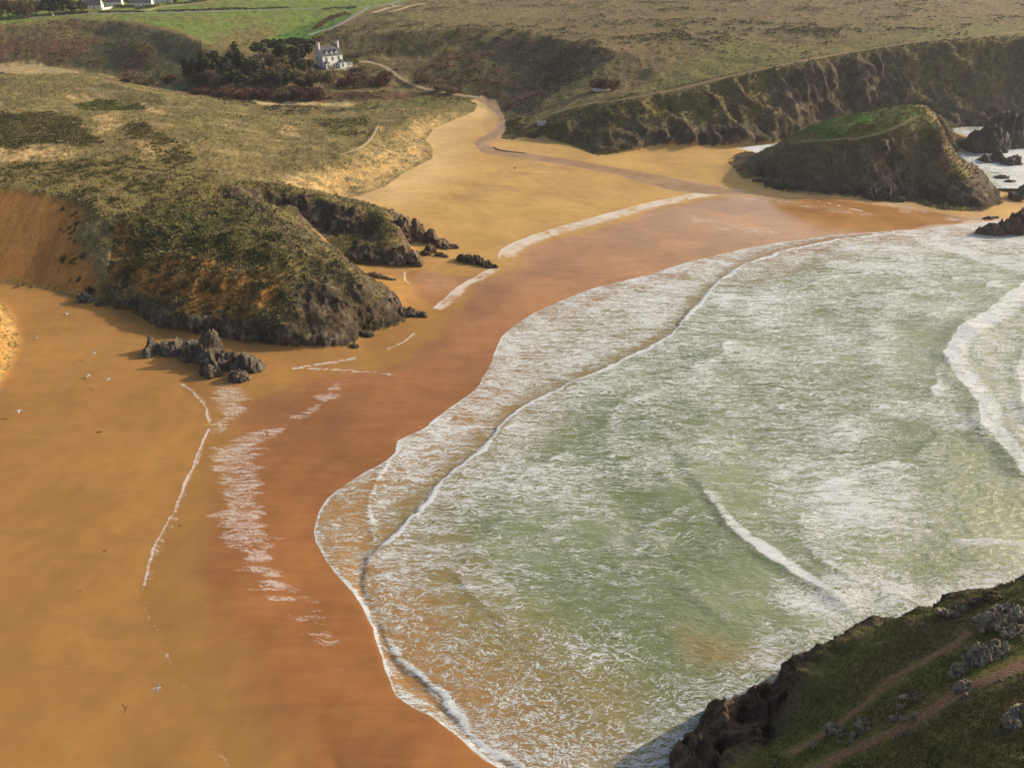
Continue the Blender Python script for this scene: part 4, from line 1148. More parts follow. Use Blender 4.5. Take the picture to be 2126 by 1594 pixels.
# white water round the islet, the far rocks and in the gully
spread_foam([(1380, 314), (1500, 312), (1600, 300), (1610, 318), (1530, 330), (1440, 332)], 1.0, 1.5)
spread_foam([(1780, 408), (1900, 415), (2000, 440), (2090, 430), (2126, 440), (2126, 480), (1900, 500), (1850, 470), (1950, 450), (1850, 425)], 0.70, 3)
spread_foam([(2000, 300), (2126, 270), (2400, 250), (2400, 460), (2126, 440), (2085, 400)], 0.72, 4)
spread_foam([(1860, 470), (2126, 470), (2200, 600), (2000, 540), (1900, 510)], 0.66, 4)
spread_foam([(1980, 700), (2126, 600), (2300, 600), (2300, 1000), (2126, 960), (2050, 840)], 0.62, 4)
spread_foam([(1550, 1330), (1700, 1290), (1850, 1250), (1960, 1230), (1900, 1290), (1760, 1390), (1720, 1450), (1600, 1470), (1450, 1530), (1380, 1600), (1330, 1570), (1480, 1440)], 0.64, 4, 0.5)
# water laps every rock foot
nearfoot = 1 - smooth(1.0, 11.0, np.abs(sdist_poly(SXg, SYg, NEARP, 16)) + 3 * s8)
dens = np.maximum(dens, nearfoot * (0.70 + 0.1 * s3))
dens = np.where((SYg > 250) & (SXg > 55), np.maximum(dens, north_sea * 0.6 + 0.15 * s8), dens)
SSURF = np.stack([np.clip(dens, 0, 1), np.clip(shal, 0, 1), np.clip(web, 0, 1), np.ones_like(web)], -1).astype(np.float32)
keep = ((d2 > -2.5) | (north_sea > 0.5)) & (SZ > bed - 3)
keepq = keep[:-1, :-1] | keep[1:, :-1] | keep[1:, 1:] | keep[:-1, 1:]
sea = structure(grid_mesh('sea', SXg, SYg, SZ, keepq, {'surf': SSURF}, M_SEA))
print('sea', round(time.time() - T0, 1))

# ------------------------------------------------------------------ helpers for things
def mesh_obj(name, verts, faces, mat, parent=None, smooth_=False, loc=None):
    me = bpy.data.meshes.new(name)
    me.from_pydata([tuple(v) for v in verts], [], faces)
    me.update()
    if smooth_:
        me.shade_smooth()
    me.materials.append(mat)
    o = bpy.data.objects.new(name, me)
    COL.objects.link(o)
    if parent is not None:
        o.parent = parent
    if loc is not None:
        o.location = loc
    return o

def empty(name, loc, rz=0.0):
    o = bpy.data.objects.new(name, None)
    o.empty_display_size = 0.5
    COL.objects.link(o)
    o.location = loc
    o.rotation_euler = (0, 0, rz)
    return o

def tag(o, label, cat, group=None):
    o['label'] = label
    o['category'] = cat
    if group:
        o['group'] = group
    return o

class MB:
    """collects boxes, prisms and tubes into one mesh"""
    def __init__(self):
        self.v = []; self.f = []
    def add(self, vs, fs):
        k = len(self.v)
        self.v += [tuple(map(float, p)) for p in vs]
        self.f += [tuple(i + k for i in f) for f in fs]
        return self
    def box(self, x0, x1, y0, y1, z0, z1):
        vs = [(x, y, z) for x in (x0, x1) for y in (y0, y1) for z in (z0, z1)]
        return self.add(vs, [(0, 1, 3, 2), (4, 6, 7, 5), (0, 4, 5, 1), (2, 3, 7, 6), (0, 2, 6, 4), (1, 5, 7, 3)])
    def tube(self, pts, rad, n=5):
        pts = [Vector(p) for p in pts]
        rings = []
        for i, p in enumerate(pts):
            t = (pts[min(i + 1, len(pts) - 1)] - pts[max(i - 1, 0)]).normalized()
            a = t.orthogonal().normalized(); b = t.cross(a)
            r = rad[i] if hasattr(rad, '__len__') else rad
            rings.append([p + (a * math.cos(k * 2 * math.pi / n) + b * math.sin(k * 2 * math.pi / n)) * r for k in range(n)])
        vs = [q for r in rings for q in r]
        fs = [(i * n + k, i * n + (k + 1) % n, (i + 1) * n + (k + 1) % n, (i + 1) * n + k) for i in range(len(pts) - 1) for k in range(n)]
        fs += [tuple(range(n - 1, -1, -1)), tuple((len(pts) - 1) * n + k for k in range(n))]
        return self.add(vs, fs)
    def build(self, name, mat, parent=None, smooth_=False):
        return mesh_obj(name, self.v, self.f, mat, parent, smooth_)

def copy_tree(o, parent=None):
    c = o.copy()
    COL.objects.link(c)
    c.parent = parent
    for ch in o.children:
        copy_tree(ch, c)
    return c

# ------------------------------------------------------------------ paths, lanes and the stream: thin sheets laid on the ground
def ribbon(name, line, half, mat, lift=0.05, across=5, step=1.2, wob=0.15, camber=None):
    c = catmull(line[:, :2], step)
    t = np.gradient(c, axis=0); t /= np.linalg.norm(t, axis=1)[:, None] + 1e-9
    nrm = np.stack([-t[:, 1], t[:, 0]], 1)
    k = np.arange(len(c))
    wl_ = half * (1 + wob * 2 * noise2(k * 0.35, k * 0 + 3.3, 5)); wr_ = half * (1 + wob * 2 * noise2(k * 0.35, k * 0 + 9.1, 6))
    s = np.linspace(-1, 1, across)
    X = np.stack([c[:, 0] + nrm[:, 0] * np.where(a < 0, wl_, wr_) * a for a in s], 1)
    Y = np.stack([c[:, 1] + nrm[:, 1] * np.where(a < 0, wl_, wr_) * a for a in s], 1)
    Z = mesh_z(X, Y) + lift * (1 - 0.9 * np.abs(s)[None] ** 4)
    o = grid_mesh(name, X, Y, Z, np.ones((X.shape[0] - 1, across - 1), bool), {}, mat)
    return structure(o)
M_TRAIL = simple('trodden_earth', (0.30, 0.215, 0.115), 0.95, 0.3, 1.2, 0.1)
M_TRAILN = simple('trodden_brown_earth', (0.25, 0.15, 0.085), 0.95, 0.35, 3.0, 0.1, 0.6)
M_SANDTRK = simple('sandy_track_surface', (0.46, 0.36, 0.21), 0.95, 0.2, 0.8, 0.1)
M_LANE = simple('lane_tarmac', (0.26, 0.245, 0.21), 0.9, 0.15, 0.6, 0.2)
for nm, (ln, w) in PATHS.items():
    m_ = M_TRAILN if nm in ('slope_path', 'stony_path') else (M_SANDTRK if nm in ('farm_track', 'dune_path') else M_TRAIL)
    ribbon({'cliff_path': 'footpath', 'spur_path': 'footpath', 'upper_path': 'footpath', 'islet_path': 'footpath', 'slope_path': 'footpath', 'stony_path': 'footpath', 'dune_path': 'footpath', 'farm_track': 'farm_track'}[nm], ln, w, m_, 0.07, 5, 1.0 if w > 0.4 else 0.5, 0.2)
for nm, (ln, w) in ROADS.items():
    ribbon({'village_lane': 'road', 'valley_lane': 'road', 'gravel_track': 'farm_track', 'sandy_track': 'farm_track', 'house_track': 'farm_track'}[nm], ln, w, M_LANE if 'lane' in nm else M_SANDTRK, 0.22, 5, 3.0, 0.1)

def stream_material():
    q = NT('stream_water')
    p = q.pos((0.25, 1.0, 1))
    n = q.noise(p, 1.0, 6, 0.62, 0.4)
    n2_ = q.noise(q.pos(), 0.12, 3, 0.5)
    col = q.mix(q.ss(n, 0.35, 0.7), (0.370, 0.215, 0.092), (0.450, 0.275, 0.130))
    col = q.scale(col, q.lin(n2_, 0.3, 0.7, 0.8, 1.15))
    return q.set(color=col, rough=0.4, spec=0.3, normal=q.bump(n, 0.35, 0.12))
def stream_mesh():
    a = catmull(plan(STREAM_L, 2.0)[:, :2], 1.5); b = catmull(plan(STREAM_R, 2.0)[:, :2], 1.5)
    n = 150
    ta = np.linspace(0, 1, n)
    def res(c):
        d = np.concatenate([[0], np.cumsum(np.hypot(*np.diff(c, axis=0).T))]); d /= d[-1]
        return np.stack([np.interp(ta, d, c[:, 0]), np.interp(ta, d, c[:, 1])], 1)
    a, b = res(a), res(b)
    s = np.linspace(0, 1, 11)
    X = a[:, None, 0] * (1 - s) + b[:, None, 0] * s; Y = a[:, None, 1] * (1 - s) + b[:, None, 1] * s
    jag = 0.55 * fbm2((X / 3).astype(np.float32), (Y / 1.2).astype(np.float32), 3, 141)
    Z = mesh_z(X, Y) + 0.05 - 0.16 * np.abs(2 * s - 1)[None] ** 6 * (0.7 + jag)
    return structure(grid_mesh('stream', X, Y, Z, np.ones((n - 1, 10), bool), {}, stream_material()))
stream_mesh()
print('paths', round(time.time() - T0, 1))

# ------------------------------------------------------------------ rocks
def rock_material(name, dark, light, weed=None, wet=0.0):
    q = NT(name)
    ps = q.pos((1, 1, 0.6), (0.35, 0.45, 0.2))
    n = q.noise(ps, 0.9, 8, 0.7, 0.7)
    cr = q.math('ABSOLUTE', q.math('SUBTRACT', q.noise(ps, 0.6, 4, 0.55, 0.8), 0.5))
    col = q.mix(q.ss(n, 0.35, 0.68), dark, light)
    col = q.scale(col, q.ss(cr, 0.0, 0.025, 0.45, 1.0))
    lich = q.ss(q.noise(ps, 3.0, 3, 0.7), 0.60, 0.74)
    col = q.mix(q.math('MULTIPLY', lich, 0.35), col, q.scale(light, 1.8))
    if weed is not None:
        w = q.ss(q.noise(q.pos(), 0.7, 4, 0.6), 0.48, 0.62)
        col = q.mix(q.math('MULTIPLY', w, 0.8), col, weed)
    h = q.math('ADD', n, q.math('MULTIPLY', q.ss(cr, 0.0, 0.03), 0.3))
    return q.set(color=col, rough=0.85 - 0.3 * wet, spec=0.2 + 0.2 * wet, normal=q.bump(h, 0.9, 0.5))
M_RDARK = rock_material('dark_schist', (0.070, 0.058, 0.044), (0.190, 0.162, 0.122))
M_RWARM = rock_material('ochre_schist', (0.085, 0.060, 0.038), (0.300, 0.225, 0.145))
M_RWEED = rock_material('weedy_rock', (0.055, 0.045, 0.032), (0.140, 0.112, 0.072), (0.045, 0.055, 0.016), 0.3)
M_RSEA = rock_material('wet_black_rock', (0.048, 0.040, 0.033), (0.135, 0.112, 0.088), None, 0.4)
M_RBROWN = rock_material('brown_sea_rock', (0.070, 0.044, 0.030), (0.170, 0.108, 0.072), None, 0.2)
M_RPALE = rock_material('lichen_rock', (0.185, 0.148, 0.100), (0.520, 0.440, 0.320))

def rock(name, lumps, mat, label, cat='rock', group=None, voxel=0.3, seed=1, amp=1.0, z0=None):
    """lumps: (px, py, rx, ry, height) in photograph pixels for the foot's centre and metres for the size; fused into one stone"""
    pts = []
    for l in lumps:
        g = onto(l[0], l[1]) if z0 is None else P(l[0], l[1], z0)
        pts.append((g, l[2], l[3], l[4]))
    org = np.mean([p[0] for p in pts], axis=0)
    bm = bmesh.new()
    for g, rx, ry, h in pts:
        r = bmesh.ops.create_icosphere(bm, subdivisions=3, radius=1.0)
        for v in r['verts']:
            co = v.co
            # steeper than a ball, and a little angular
            k = max(abs(co.x), abs(co.y), abs(co.z)) ** 0.35
            v.co = Vector((co.x * rx / k * 0.9 + g[0] - org[0], co.y * ry / k * 0.9 + g[1] - org[1], co.z * h * (1.0 if co.z > 0 else 0.5) + g[2] - org[2]))
    me = bpy.data.meshes.new(name)
    bm.to_mesh(me); bm.free()
    o = bpy.data.objects.new(name, me)
    COL.objects.link(o)
    if len(lumps) > 1 or voxel < 0.2:
        md = o.modifiers.new('r', 'REMESH'); md.mode = 'VOXEL'; md.voxel_size = voxel
        dg = bpy.context.evaluated_depsgraph_get()
        me2 = bpy.data.meshes.new_from_object(o.evaluated_get(dg))
        o.modifiers.clear()
        o.data = me2
        me2.name = name
        bpy.data.meshes.remove(me)
        me = me2
    n = len(me.vertices)
    co = np.empty(n * 3, np.float32); me.vertices.foreach_get('co', co); co = co.reshape(-1, 3)
    nv = np.empty(n * 3, np.float32); me.vertices.foreach_get('normal', nv); nv = nv.reshape(-1, 3)
    size = max(l[4] for l in lumps)
    sz_ = max(0.25, min(size, 5.0))
    w1, w2, w3 = sz_ * 1.1, sz_ * 0.42, sz_ * 0.16
    lx, lz = co[:, 0] + co[:, 2] * 0.6, co[:, 2] - 0.35 * co[:, 0]
    d = amp * sz_ * (0.42 * fbm3(lx / w1, co[:, 1] / w1, co[:, 2] / w1 / 1.8, 2, seed * 13, 0.5, ridged=True) + 0.20 * fbm3(lx / w2, co[:, 1] / w2, lz / w2 / 2.2, 2, seed * 13 + 5, 0.55, ridged=True) + 0.08 * fbm3(lx / w3, co[:, 1] / w3, lz / w3 / 2.0, 2, seed * 13 + 9, 0.55, ridged=True) - 0.08)
    co = co + nv * d[:, None]
    crag = 1 + 0.45 * fbm2(co[:, 0] / (sz_ * 0.5) + seed, co[:, 1] / (sz_ * 0.5), 2, seed + 90, ridged=True)
    co[:, 2] = np.where(co[:, 2] > 0.15 * sz_, 0.15 * sz_ + (co[:, 2] - 0.15 * sz_) * crag, co[:, 2])
    me.vertices.foreach_set('co', co.ravel())
    me.update()
    me.materials.clear(); me.materials.append(mat)
    for p in me.polygons:
        p.use_smooth = False
    me.shade_smooth() if size > 6 else None
    o.location = org
    return tag(o, label, cat, group)

rock('pinnacle_rock', [(332, 733, 2.4, 1.0, 0.7), (375, 728, 2.3, 1.3, 1.1), (415, 738, 2.8, 2.0, 2.2), (441, 742, 1.3, 1.2, 4.8), (460, 755, 3.4, 2.0, 2.2), (497, 763, 3.0, 1.5, 1.5), (528, 765, 1.8, 1.0, 1.1), (440, 776, 2.2, 0.8, 0.6)], M_RDARK, 'jagged dark rock with a pale pointed pinnacle standing alone on the sand', voxel=0.22, seed=2)
rock('boulder', [(497, 787, 2.2, 1.4, 1.3)], M_RDARK, 'low dark boulder on wet sand just in front of the pinnacle rock', voxel=0.15, seed=3)
rock('rock_ledge', [(838, 487, 2.2, 2.0, 4.6), (866, 497, 3.0, 2.0, 3.4), (893, 504, 2.6, 1.6, 2.8), (915, 511, 2.2, 1.3, 1.6), (936, 516, 2.4, 0.8, 0.8)], M_RWARM, 'long brown rock ledge running from the second promontory out over dry sand', voxel=0.25, seed=4)
rock('boulder', [(838, 540, 2.6, 1.8, 2.8), (862, 548, 2.0, 1.5, 2.6), (825, 550, 2.5, 0.9, 0.6)], M_RWARM, 'sunlit ochre boulder at the tip of the second promontory', voxel=0.22, seed=5)
rock('boulder', [(893, 524, 1.8, 1.2, 1.6), (884, 529, 1.4, 0.9, 0.9)], M_RWARM, 'small pale boulder on sand between rock ledge and surf', voxel=0.18, seed=6)
rock('boulder', [(913, 531, 1.6, 0.8, 0.7), (925, 534, 0.9, 0.5, 0.4)], M_RWARM, 'flat brown stone beside the small pale boulder', voxel=0.15, seed=7)
rock('weedy_reef', [(966, 541, 2.4, 1.4, 1.2), (985, 545, 3.0, 1.4, 1.4), (1006, 551, 2.2, 1.0, 0.9), (1022, 555, 1.6, 0.6, 0.5)], M_RWEED, 'low weed-covered reef touching the upper foam line', voxel=0.2, seed=8)
rock('rock_ledge', [(776, 574, 2.6, 0.8, 0.7), (795, 578, 2.4, 0.6, 0.5), (812, 581, 1.6, 0.4, 0.3)], M_RWARM, 'thin reddish sliver of rock on sand behind the headland', voxel=0.15, seed=9)
rock('boulder', [(806, 630, 1.4, 0.9, 0.9), (820, 630, 1.3, 0.9, 1.1)], M_RDARK, 'knobbly dark boulder beside the nose of the headland', voxel=0.15, seed=10)
rock('rock_ledge', [(838, 652, 2.0, 1.2, 1.5), (858, 653, 1.8, 1.0, 1.2), (876, 655, 1.4, 0.8, 0.9)], M_RDARK, 'dark rock spur pointing from the headland toward the wet sand', voxel=0.18, seed=11)
rock('boulder', [(752, 694, 1.2, 0.8, 0.8), (767, 697, 1.3, 0.8, 0.6)], M_RWEED, 'green weedy boulder below the nose of the headland', voxel=0.15, seed=12)
rock('boulder', [(737, 720, 0.9, 0.6, 0.5)], M_RWEED, 'smallest weedy boulder at the foot of the headland cliff', voxel=0.12, seed=13)
rock('boulder', [(178, 625, 1.6, 1.0, 1.4)], rock_material('blue_grey_rock', (0.08, 0.08, 0.072), (0.20, 0.195, 0.175)), 'blue-grey boulder at the foot of the sand slope', voxel=0.15, seed=14)
rock('boulder', [(214, 631, 1.4, 0.7, 0.8), (206, 634, 0.9, 0.5, 0.4)], M_RDARK, 'dark boulder between the blue-grey boulder and the headland', voxel=0.15, seed=15)
# rocks round the islet
rock('sea_rock', [(1540, 327, 3.0, 1.4, 0.9), (1562, 326, 3.4, 1.8, 1.3), (1588, 323, 2.4, 1.6, 1.4)], M_RSEA, 'low black rock between the white foam and the islet', voxel=0.35, seed=16, z0=0.3)
rock('sea_rock', [(1572, 377, 2.2, 1.0, 0.9)], M_RDARK, 'small dark rock at the left foot of the islet', voxel=0.2, seed=17)
rock('sea_rock', [(1812, 413, 3.0, 2.0, 2.0), (1838, 414, 3.6, 2.2, 3.0), (1858, 417, 2.4, 1.4, 1.2)], M_RSEA, 'black pyramid-shaped rock in surf before the islet', voxel=0.3, seed=18, z0=-0.3)
rock('sea_rock', [(2040, 318, 9, 6, 8.0), (2075, 305, 10, 8, 11.0), (2110, 300, 11, 8, 9), (2060, 340, 6, 4, 3), (2090, 345, 5, 3, 2.5), (2150, 300, 12, 8, 11)], M_RSEA, 'large dark rock mass in surf to the right of the islet', voxel=0.55, seed=19, z0=-1.0)
rock('sea_rock', [(2010, 302, 3.0, 2.0, 2.0), (2022, 298, 3, 2, 2.5)], M_RSEA, 'dark rock in the channel behind the islet', voxel=0.35, seed=20, z0=-0.5)
rock('sea_rock', [(2060, 487, 5.0, 2.2, 1.6), (2095, 484, 6.0, 3.0, 3.2), (2130, 478, 7.0, 4.0, 4.2), (2180, 475, 8, 4, 4)], M_RBROWN, 'brown-black reef rising from surf at the right edge of the bay', voxel=0.35, seed=21, z0=-0.4)
rock('sea_rock', [(2050, 456, 2.2, 0.8, 0.7), (2066, 454, 1.4, 0.6, 0.5)], M_RSEA, 'awash black rock just above the brown-black reef', voxel=0.2, seed=22, z0=-0.1)
rock('sea_rock', [(2078, 372, 3.2, 1.4, 1.0), (2095, 380, 2.6, 1.2, 0.8)], M_RSEA, 'flat black rock awash off the right tip of the islet', voxel=0.25, seed=23, z0=-0.2)
rock('sea_rock', [(2112, 408, 3.5, 1.8, 1.4), (2130, 400, 3, 2, 2)], M_RSEA, 'black rock at the picture edge between islet and reef', voxel=0.3, seed=24, z0=-0.2)
rock('sea_rock', [(2030, 366, 1.8, 0.9, 0.7)], M_RSEA, 'tiny black rock in foam beside the islet shoulder', voxel=0.18, seed=25, z0=-0.1)
# dark rocks at the foot of the near headland
rock('sea_rock', [(1545, 1545, 4.6, 3.2, 6.0), (1590, 1530, 4.0, 3.0, 6.5), (1500, 1570, 3.4, 2.4, 3.6), (1640, 1560, 3.6, 2.6, 7.0)], M_RBROWN, 'humped brown rock in the water below the near headland', voxel=0.22, seed=26, z0=-0.6)
rock('sea_rock', [(1458, 1562, 2.2, 1.6, 2.2), (1480, 1568, 1.6, 1.2, 1.4)], M_RBROWN, 'rounded dark rock at the seaward end of the humped brown rock', voxel=0.16, seed=27, z0=-0.5)
rock('sea_rock', [(1640, 1500, 3.0, 2.4, 5.0), (1680, 1490, 3.2, 2.4, 6.0), (1700, 1520, 3.0, 2.4, 6.5)], M_RSEA, 'black ledge where foam washes against the near headland', voxel=0.22, seed=28, z0=-0.6)
rock('sea_rock', [(1480, 1640, 4.0, 3.0, 5.0), (1540, 1640, 4.0, 3.0, 7.0), (1460, 1690, 3.0, 2.5, 3.0)], M_RBROWN, 'dark rock rising at the bottom edge of the picture', voxel=0.25, seed=29, z0=-0.6)
# pale outcrops in the turf of the near headland
OUT = [([(2075, 1296, 1.5, 1.1, 1.9), (2050, 1300, 1.1, 0.9, 1.4), (2100, 1285, 1.4, 1.2, 1.2)], 'tall craggy outcrop at the upper end of the headland path'),
       ([(2045, 1362, 1.4, 1.1, 1.5), (2075, 1352, 1.0, 0.8, 1.0), (2020, 1372, 0.8, 0.6, 0.6)], 'broad grey outcrop between the two headland paths'),
       ([(2098, 1318, 0.8, 0.5, 0.7), (2115, 1310, 0.8, 0.6, 0.8)], 'pale rock slab just below the tall craggy outcrop'),
       ([(2000, 1390, 1.1, 0.5, 0.8), (1985, 1402, 0.7, 0.4, 0.5), (2016, 1378, 0.6, 0.4, 0.5)], 'long tilted slab left of the broad grey outcrop'),
       ([(2006, 1425, 0.7, 0.5, 0.6), (1993, 1434, 0.5, 0.4, 0.4)], 'lichen-covered rock between tilted slab and stony path'),
       ([(1900, 1448, 0.9, 0.32, 0.3), (1880, 1447, 0.6, 0.25, 0.25)], 'flat pale rock sheet in the middle of the turf'),
       ([(1875, 1466, 0.5, 0.3, 0.3)], 'pinkish stone just below the flat pale rock sheet'),
       ([(1858, 1492, 0.5, 0.32, 0.4), (1868, 1484, 0.35, 0.25, 0.3)], 'left stone of the broken cluster above the stony path'),
       ([(1880, 1493, 0.55, 0.3, 0.4)], 'middle stone of the broken cluster above the stony path'),
       ([(1903, 1484, 0.5, 0.3, 0.35)], 'right stone of the broken cluster above the stony path'),
       ([(1730, 1516, 0.9, 0.6, 0.8), (1745, 1522, 0.6, 0.4, 0.5), (1722, 1508, 0.4, 0.3, 0.8)], 'whitish crag standing across the slope path'),
       ([(1795, 1508, 0.85, 0.65, 0.9)], 'upright pale boulder right of the whitish crag'),
       ([(1778, 1524, 0.6, 0.3, 0.35), (1790, 1520, 0.35, 0.25, 0.3)], 'low white rubble under the upright pale boulder'),
       ([(1692, 1548, 0.65, 0.4, 0.45)], 'rounded grey stone beside the lower slope path'),
       ([(1742, 1540, 0.28, 0.22, 0.28)], 'small round pale stone below the whitish crag'),
       ([(1770, 1538, 0.26, 0.2, 0.22)], 'small pale stone right of the small round one'),
       ([(2110, 1498, 1.1, 0.7, 1.0), (2126, 1485, 1.0, 0.7, 1.2)], 'pale outcrop at the right edge of the near turf'),
       ([(1975, 1274, 0.9, 0.5, 0.8), (1955, 1270, 0.7, 0.4, 0.6), (1995, 1262, 0.8, 0.5, 0.7)], 'weathered rock on the headland edge above the surf'),
       ([(2030, 1250, 1.0, 0.5, 0.7), (2060, 1240, 1.0, 0.6, 0.7)], 'brown rock ledge along the upper rim of the headland'),
       ([(1915, 1296, 0.45, 0.25, 0.3)], 'single flat stone on the rim near the weathered rock')]
for i, (lm, lb) in enumerate(OUT):
    lm = [(a_, b_, c_ * 1.1, d_ * 1.15, e_ * 0.5) for a_, b_, c_, d_, e_ in lm]
    rock('outcrop', lm, M_RPALE if i not in (18,) else M_RWARM, lb, 'rock', 'rock outcrops in the headland turf', voxel=0.10, seed=40 + i, amp=0.9)
# stones along the lower edge of the stony path
def stone_mesh(seed):
    bm = bmesh.new()
    bmesh.ops.create_icosphere(bm, subdivisions=2, radius=1.0)
    rg = random.Random(seed)
    for v in bm.verts:
        k = 0.75 + 0.45 * rg.random()
        v.co = Vector((v.co.x * k, v.co.y * k * 0.7, v.co.z * k * 0.6))
    me = bpy.data.meshes.new('stone'); bm.to_mesh(me); bm.free()
    me.materials.append(M_RPALE)
    return me
STONES = [stone_mesh(s) for s in range(6)]
rg = random.Random(5)
sp = catmull(PATHS['stony_path'][0][:, :2], 0.4)
tt = np.gradient(sp, axis=0); tt /= np.linalg.norm(tt, axis=1)[:, None]
ln_ = 0
for i in range(6, len(sp) - 6, 1):
    if rg.random() > 0.62 or proj(sp[i, 0], sp[i, 1], 24)[0] > 2160:
        continue
    off_ = 0.55 + 0.35 * rg.random()
    sx_, sy_ = sp[i, 0] + tt[i, 1] * off_, sp[i, 1] - tt[i, 0] * off_
    o = bpy.data.objects.new('stone', STONES[rg.randrange(6)])
    COL.objects.link(o)
    o.location = (sx_, sy_, float(mesh_z(np.array([sx_]), np.array([sy_]))[0]) + 0.03)
    k = 0.10 + 0.20 * rg.random() ** 2
    o.scale = (k, k, k); o.rotation_euler = (0, 0, rg.random() * 6.28)
    tag(o, 'small pale stone edging the lower side of the stony path', 'stone', 'stones edging the stony path')
for i, (a, b_) in enumerate([(1604, 1588), (1608, 1581), (1612, 1577), (1617, 1571), (1622, 1566)]):
    g = onto(a, b_)
    o = bpy.data.objects.new('stone', STONES[i % 6]); COL.objects.link(o)
    o.location = g; o.scale = (0.16, 0.16, 0.16)
    tag(o, 'cream stone in the short row left of the slope path', 'stone', 'cream stones in a row')
print('rocks', round(time.time() - T0, 1))

# ------------------------------------------------------------------ buildings
M_WHITE = simple('white_render', (0.80, 0.79, 0.74), 0.85, 0.06, 0.8, 0.2)
M_CREAM = simple('cream_render', (0.72, 0.69, 0.60), 0.85, 0.08, 0.8, 0.2)
M_SLATE = simple('slate_roof', (0.085, 0.085, 0.095), 0.6, 0.25, 2.0, 0.35, 0.3, (1, 1, 4))
M_SLATEB = simple('blue_slate_roof', (0.105, 0.115, 0.135), 0.55, 0.25, 2.0, 0.35, 0.3, (1, 1, 4))
M_TILE = simple('ridge_tile', (0.32, 0.14, 0.09), 0.8, 0.2, 2.0)
M_GREEN = simple('green_shutter_paint', (0.035, 0.17, 0.075), 0.6, 0.15, 1.0)
M_GLASS = simple('window_glass', (0.030, 0.034, 0.040), 0.12, 0.2, 1.0, 0.6)
M_STONEW = simple('pale_stone_wall', (0.50, 0.46, 0.38), 0.9, 0.25, 1.5, 0.2, 0.5)

def gable_roof(x0, x1, y0, y1, z, h, over=0.3, t=0.22):
    """ridge along x; a closed slab of thickness t"""
    yc = (y0 + y1) / 2
    sl = h / ((y1 - y0) / 2)
    a, b = y0 - over, y1 + over
    za = z - over * sl
    mb = MB()
    x0 -= over * 0.6; x1 += over * 0.6
    prof = [(a, za), (yc, z + h), (b, za), (b, za + t), (yc, z + h + t * 1.4), (a, za + t)]
    vs = [(x, y, zz) for x in (x0, x1) for y, zz in prof]
    fs = [(0, 1, 4, 5), (1, 2, 3, 4), (11, 10, 7, 6), (10, 9, 8, 7)]
    fs += [(5, 4, 10, 11), (4, 3, 9, 10), (0, 6, 7, 1), (1, 7, 8, 2), (0, 5, 11, 6), (3, 2, 8, 9)]
    return mb.add(vs, fs)

def gable_body(x0, x1, y0, y1, z0, z, h):
    yc = (y0 + y1) / 2
    vs = []
    for x in (x0, x1):
        vs += [(x, y0, z0), (x, y1, z0), (x, y1, z), (x, yc, z + h), (x, y0, z)]
    fs = [(4, 3, 2, 1, 0), (5, 6, 7, 8, 9), (0, 5, 9, 4), (1, 2, 7, 6), (0, 1, 6, 5), (4, 9, 8, 3), (3, 8, 7, 2)]
    return MB().add(vs, fs)

def window(parent, x, y, z, w, h, nx, ny, shut=None, name='window', frame=M_WHITE):
    """an opening on the wall whose outward normal is (nx, ny): frame, pane and shutters"""
    tx, ty = -ny, nx
    def slab(a0, a1, z0, z1, d0, d1):
        vs = []
        for a in (a0, a1):
            for d in (d0, d1):
                for zz in (z0, z1):
                    vs.append((x + tx * a + nx * d, y + ty * a + ny * d, zz))
        return MB().add(vs, [(0, 1, 3, 2), (4, 6, 7, 5), (0, 4, 5, 1), (2, 3, 7, 6), (0, 2, 6, 4), (1, 5, 7, 3)])
    if shut == 'closed':
        o = slab(-w / 2, w / 2, z, z + h, -0.05, 0.10).build('shutter', M_GREEN, parent)
        return o
    f = MB()
    for (a0, a1, z0, z1) in ((-w / 2, -w / 2 + .1, z, z + h), (w / 2 - .1, w / 2, z, z + h), (-w / 2 + .1, w / 2 - .1, z, z + .1), (-w / 2 + .1, w / 2 - .1, z + h - .1, z + h), (-.04, .04, z + .1, z + h - .1)):
        s = slab(a0, a1, z0, z1, -0.04, 0.05)
        f.add(s.v, s.f)
    o = f.build(name, frame, parent)
    slab(-w / 2 + .1, w / 2 - .1, z + .1, z + h - .1, -0.06, 0.015).build('pane', M_GLASS, o)
    return o

